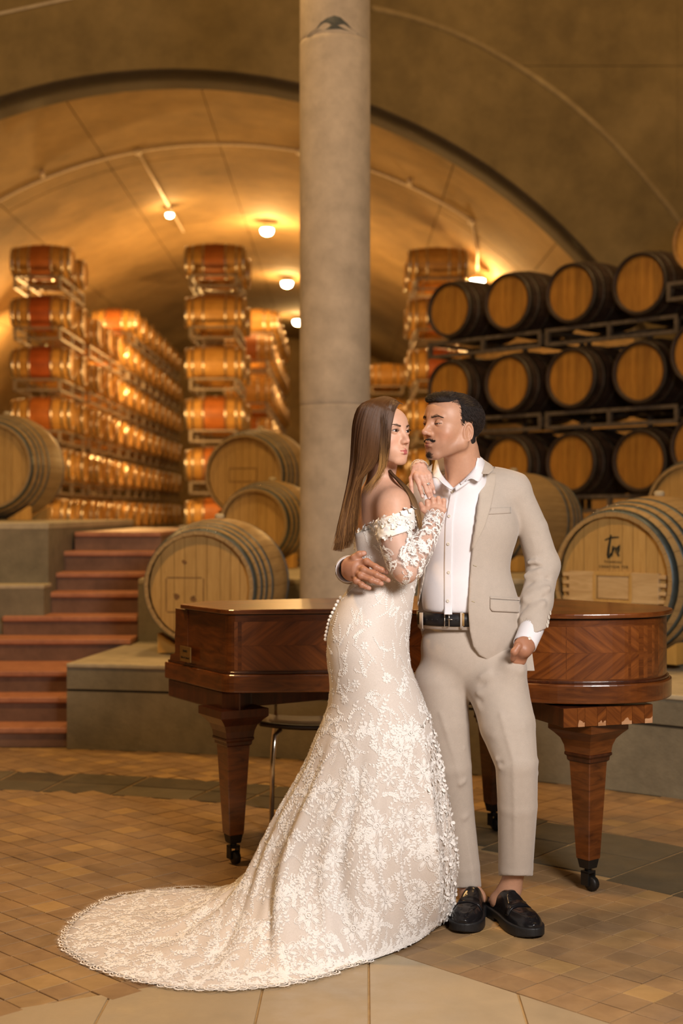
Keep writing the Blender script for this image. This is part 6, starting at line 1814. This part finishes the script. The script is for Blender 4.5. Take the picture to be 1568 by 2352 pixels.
def cuff_scallops(name,c,ax,r,parent,n=11,L0=.016,loc=None):
    ax=ax.normalized(); u=ax.orthogonal().normalized(); v=ax.cross(u); V=[];Fc=[]
    for k in range(n):
        a=2*PI*k/n
        for (k1,k2) in ((1,.82),(.62,.50),(.28,.12)):
            b=len(V)
            for j in range(9):
                th=PI*j/8; 
                for kk in (k1,k2):
                    da=math.cos(th)*PI/n*1.02*kk; h=math.sin(th)**.8*L0*kk*1.25; rad2=r+h*.10+.0012; V.append(tuple(c+ax*h+(u*math.cos(a+da)+v*math.sin(a+da))*rad2))
            Fc+=[(b+2*j,b+2*j+2,b+2*j+3,b+2*j+1) for j in range(8)]
        for j in range(7):
            da=(-1+2*j/6)*PI/n; h=math.sin(PI*(j+.6)/7.2)**.8*L0*1.25; p0=c+ax*h+(u*math.cos(a+da)+v*math.sin(a+da))*(r+.002); p1=p0+ax*.006; b=len(V); s_=(v*math.cos(a+da)-u*math.sin(a+da))*.0006; V+= [tuple(p0-s_),tuple(p0+s_),tuple(p1)]; Fc.append((b,b+1,b+2))
    o=link(name,npmesh(name,V,Fc,False),M_lace,parent,loc); tag(o,kind='stuff'); return o
cuff_scallops('cuff_lace',W(996,1196,4.42),W(1001,1172,4.448)-W(994,1200,4.41),.0315,sl)
# left sleeve: comes over his shoulder from behind, its cuff round the bent wrist
sl2,_,_,_=sleeve('sleeve',[W(982,1128,4.89),W(976,1104,4.81),W(967,1083,4.71),W(961,1074,4.575),W(963,1076,4.525)],[.040,.038,.033,.0270,.0285],None,150,None,wom)
sl2.location=tuple(-wb_)
cuff_scallops('cuff_lace',W(963,1076,4.528),W(967,1088,4.492)-W(960,1070,4.55),.0285,sl2,12,.013)
# ring
rp=W(984.5,1114,4.482); 
M_silver=plain('white_gold',(.9,.86,.8),.12,1,.02)
rg=MB(); a_=Vector(W(976,1094,4.497)); b_=Vector(W(983,1112,4.487)); ax_=(b_-a_).normalized()
Mq=ax_.to_track_quat('Z','Y').to_matrix(); pts=[b_+Mq@Vector((math.cos(t)*.0088,math.sin(t)*.0088,0)) for t in np.linspace(0,2*PI,20)]
ringo=wpart('ring',MB().tube(pts,.0009,6,False).mesh('ring',True),M_silver,wom,wb_)
M_gem,_nt,_p=newmat('diamond'); _p.inputs['Base Color'].default_value=(.95,.95,.97,1); _p.inputs['Roughness'].default_value=.05; _p.inputs['Metallic'].default_value=.6
gp=b_+Vector((0,-.0105,.001)); 
MB().lathe([(.0005,-.002),(.0036,.0008),(.0030,.0022),(.0018,.0026)],8,Matrix.Rotation(PI/2,3,'X')).build('diamond',M_gem,ringo,False,gp)
for k in range(8): MB().lathe([(.0003,-.001),(.0011,.0),(.0005,.0008)],6,Matrix.Rotation(PI/2,3,'X')).build('small_stone',M_gem,ringo,False,gp+Vector((.0048*math.cos(k*PI/4),.001,.0048*math.sin(k*PI/4))))
# ---- hair
GD=[[(917,924,4.375),(908,936,4.352),(899,965,4.340),(894,1005,4.338),(891,1035,4.340),(887,1062,4.345),(880,1080,4.350),(872,1092,4.358),(864,1100,4.365)],
    [(908,917,4.385),(892,930,4.350),(880,965,4.338),(876,1010,4.335),(870,1046,4.340),(852,1076,4.350),(828,1097,4.362),(815,1130,4.375),(812,1190,4.385),(809,1246,4.39)],
    [(896,912,4.395),(872,926,4.345),(858,962,4.335),(851,1010,4.335),(846,1050,4.345),(834,1082,4.355),(816,1112,4.370),(807,1160,4.380),(802,1225,4.385),(798,1258,4.39)],
    [(884,910,4.410),(852,924,4.350),(836,960,4.340),(828,1010,4.345),(824,1060,4.355),(816,1105,4.365),(804,1150,4.375),(794,1195,4.38),(788,1235,4.38),(784,1262,4.38)],
    [(874,911,4.430),(836,926,4.380),(819,962,4.372),(814,1010,4.375),(810,1060,4.380),(802,1110,4.380),(792,1160,4.38),(783,1205,4.38),(777,1240,4.38),(773,1262,4.38)],
    [(866,913,4.470),(826,930,4.430),(811,968,4.425),(808,1015,4.420),(806,1065,4.41),(799,1120,4.40),(789,1170,4.39),(780,1215,4.385),(773,1245,4.38),(768,1264,4.38)],
    [(872,914,4.510),(832,930,4.490),(814,970,4.480),(812,1020,4.465),(812,1070,4.45),(806,1125,4.43),(799,1175,4.41),(794,1215,4.405),(788,1250,4.40),(784,1268,4.40)]]
def g2(gd,n=26):
    P_=[np.array(W(*q)) for q in gd]; c=np.array([tuple(v) for v in cat([tuple(p) for p in P_],8)],float)
    L=np.r_[0,np.cumsum(np.linalg.norm(np.diff(c,axis=0),axis=1))]; s=np.linspace(0,L[-1],n); return np.stack([np.interp(s,L,c[:,k]) for k in range(3)],1)
GG=np.stack([g2(g) for g in GD])
def guide(u):
    i_=min(int(u),len(GG)-2); t=u-i_; return GG[i_]*(1-t)+GG[i_+1]*t
cur=[];rad=[];cc=[]
tt=np.linspace(0,1,26)
for k in range(9500):
    u=rng.uniform(0,len(GG)-1)
    cl=round(u*7+.35*math.sin(u*23))/7; u2=u*.8+cl*.2; c=guide(min(max(u2,0),len(GG)-1.001)).copy(); dep=rng.uniform(0,1)**1.6
    c[:,1]+=dep*.016*np.clip(tt*6,0,1); c[:,0]+=rng.normal(0,.0018)*np.clip(tt*2,0,1)+.004*np.sin(tt*rng.uniform(1.5,5)+cl*5+rng.uniform(0,1))*tt+rng.normal(0,.004)*tt**3
    m_=int(round(26*(rng.uniform(.50,.66) if .25<u<.85 else rng.uniform(.80,1.0) if u>.85 else rng.uniform(.62,1.0))))
    c=c[:m_]; t2=tt[:m_]
    hi_=rng.uniform(0,1)<.16; k_=rng.uniform(.65,1.35)
    root=np.array([.090,.038,.013])*k_; tip=(np.array([.42,.21,.065]) if (hi_ or u<.3) else np.array([.16,.072,.024]))*k_
    f_=np.clip((t2-(.38 if hi_ else .55))/.45,0,1)[:,None]; cc.append(root*(1-f_)+tip*f_); cur.append(c); rad.append(rng.uniform(.0005,.0009))
def vol_hair(P):
    L=local(P,WO,WR)/WS; d=ell(L,(0,-.026,.022),(.0775,.097,.080)); m=L.copy(); 
    d=smax(d,L[:,1]-(.052+.35*np.clip(L[:,2]-.06,-.1,.1)),.006); d=smax(d,-.075-L[:,2],.01)
    d2_=smax(L[:,1]-.018+.0*L[:,2],0*L[:,1]-1,.001)
    return np.where(L[:,2]<.045,np.maximum(d,L[:,1]-.012-.5*np.clip(L[:,2]+.01,0,1)),d)*WS
lo=np.array(WO)-[.13,.14,.09]; hi=np.array(WO)+[.13,.14,.12]
Vh,Qh=surface(vol_hair,lo,hi,.003); me=npmesh('hair',Vh,Qh); setcol(me,np.tile(A((.045,.022,.011)),(len(Vh),1))); whair=wpart('hair',me,M_hair,wom,wb_)
# under-layer sheet so no light leaks through the fall
SH=GG[1:].copy(); SH[:,:,1]+=.014; SH=SH[:,2:24]; nu,nt_=SH.shape[:2]; Fc=[(a*nt_+b,(a+1)*nt_+b,(a+1)*nt_+b+1,a*nt_+b+1) for a in range(nu-1) for b in range(nt_-1)]
me=npmesh('hair_fall',SH.reshape(-1,3),Fc,True); setcol(me,np.tile(A((.06,.03,.014)),(nu*nt_,1))); o=link('hair_fall',me,M_hair,whair); o.modifiers.new('t','SOLIDIFY').thickness=.006
# lock over the far shoulder
LA=g2([(884,1072,4.43),(898,1092,4.405),(915,1110,4.385),(932,1130,4.365),(944,1155,4.35),(953,1185,4.345),(959,1208,4.345),(963,1228,4.35)])
LB=g2([(886,1066,4.44),(903,1086,4.415),(924,1106,4.39),(944,1130,4.37),(957,1155,4.355),(967,1185,4.35),(970,1208,4.35),(970,1222,4.355)])
for k in range(650):
    t=rng.uniform(0,1); c=LA*(1-t)+LB*t; c=c.copy(); sp=np.clip(tt*1.6,.25,1)*(1-.5*tt**4); mid=(LA+LB)/2; c=mid+(c-mid)*sp[:,None]; c[:,1]+=rng.uniform(0,.016); c[:,0]+=rng.normal(0,.0015)
    m_=int(26*rng.uniform(.85,1)); kk=rng.uniform(.6,1.4); f_=np.clip((tt[:m_]-.25)/.6,0,1)[:,None]; cc.append((np.array([.085,.042,.02])*(1-f_)+np.array([.26,.14,.055])*f_)*kk); cur.append(c[:m_]); rad.append(.0009)
# loose golden wisps over the shoulder blade
for k in range(46):
    x0=rng.uniform(870,889); c=g2([(x0+3,975+rng.uniform(-40,40),4.334),(x0+1,1040,4.334),(x0-3,1078,4.338),(x0-14-rng.uniform(0,10),1106,4.342),(x0-32-rng.uniform(0,14),1126+rng.uniform(-4,14),4.352)]); f_=np.clip((tt-.25)/.35,0,1)[:,None]; cc.append((np.array([.10,.045,.016])*(1-f_)+np.array([.46,.24,.075])*f_)*rng.uniform(.5,1.2)); cur.append(c); rad.append(.00045)
# fine strands sweeping off the parting at the forehead
for k in range(260):
    t=rng.uniform(0,1); ex=rng.normal(0,1.0)
    c=g2([(925-20*t,929-12*t,4.362+.03*t),(920-20*t+ex,926-9*t,4.360+.02*t),(913-18*t+ex,930-4*t,4.352),(904-14*t+ex,950,4.345),(898-10*t,988,4.341)]); cc.append(np.array([.10,.05,.024])*rng.uniform(.6,1.5)); cur.append(c); rad.append(.0006)
strands('hair_strands',cur,rad,cc,M_hair,whair)
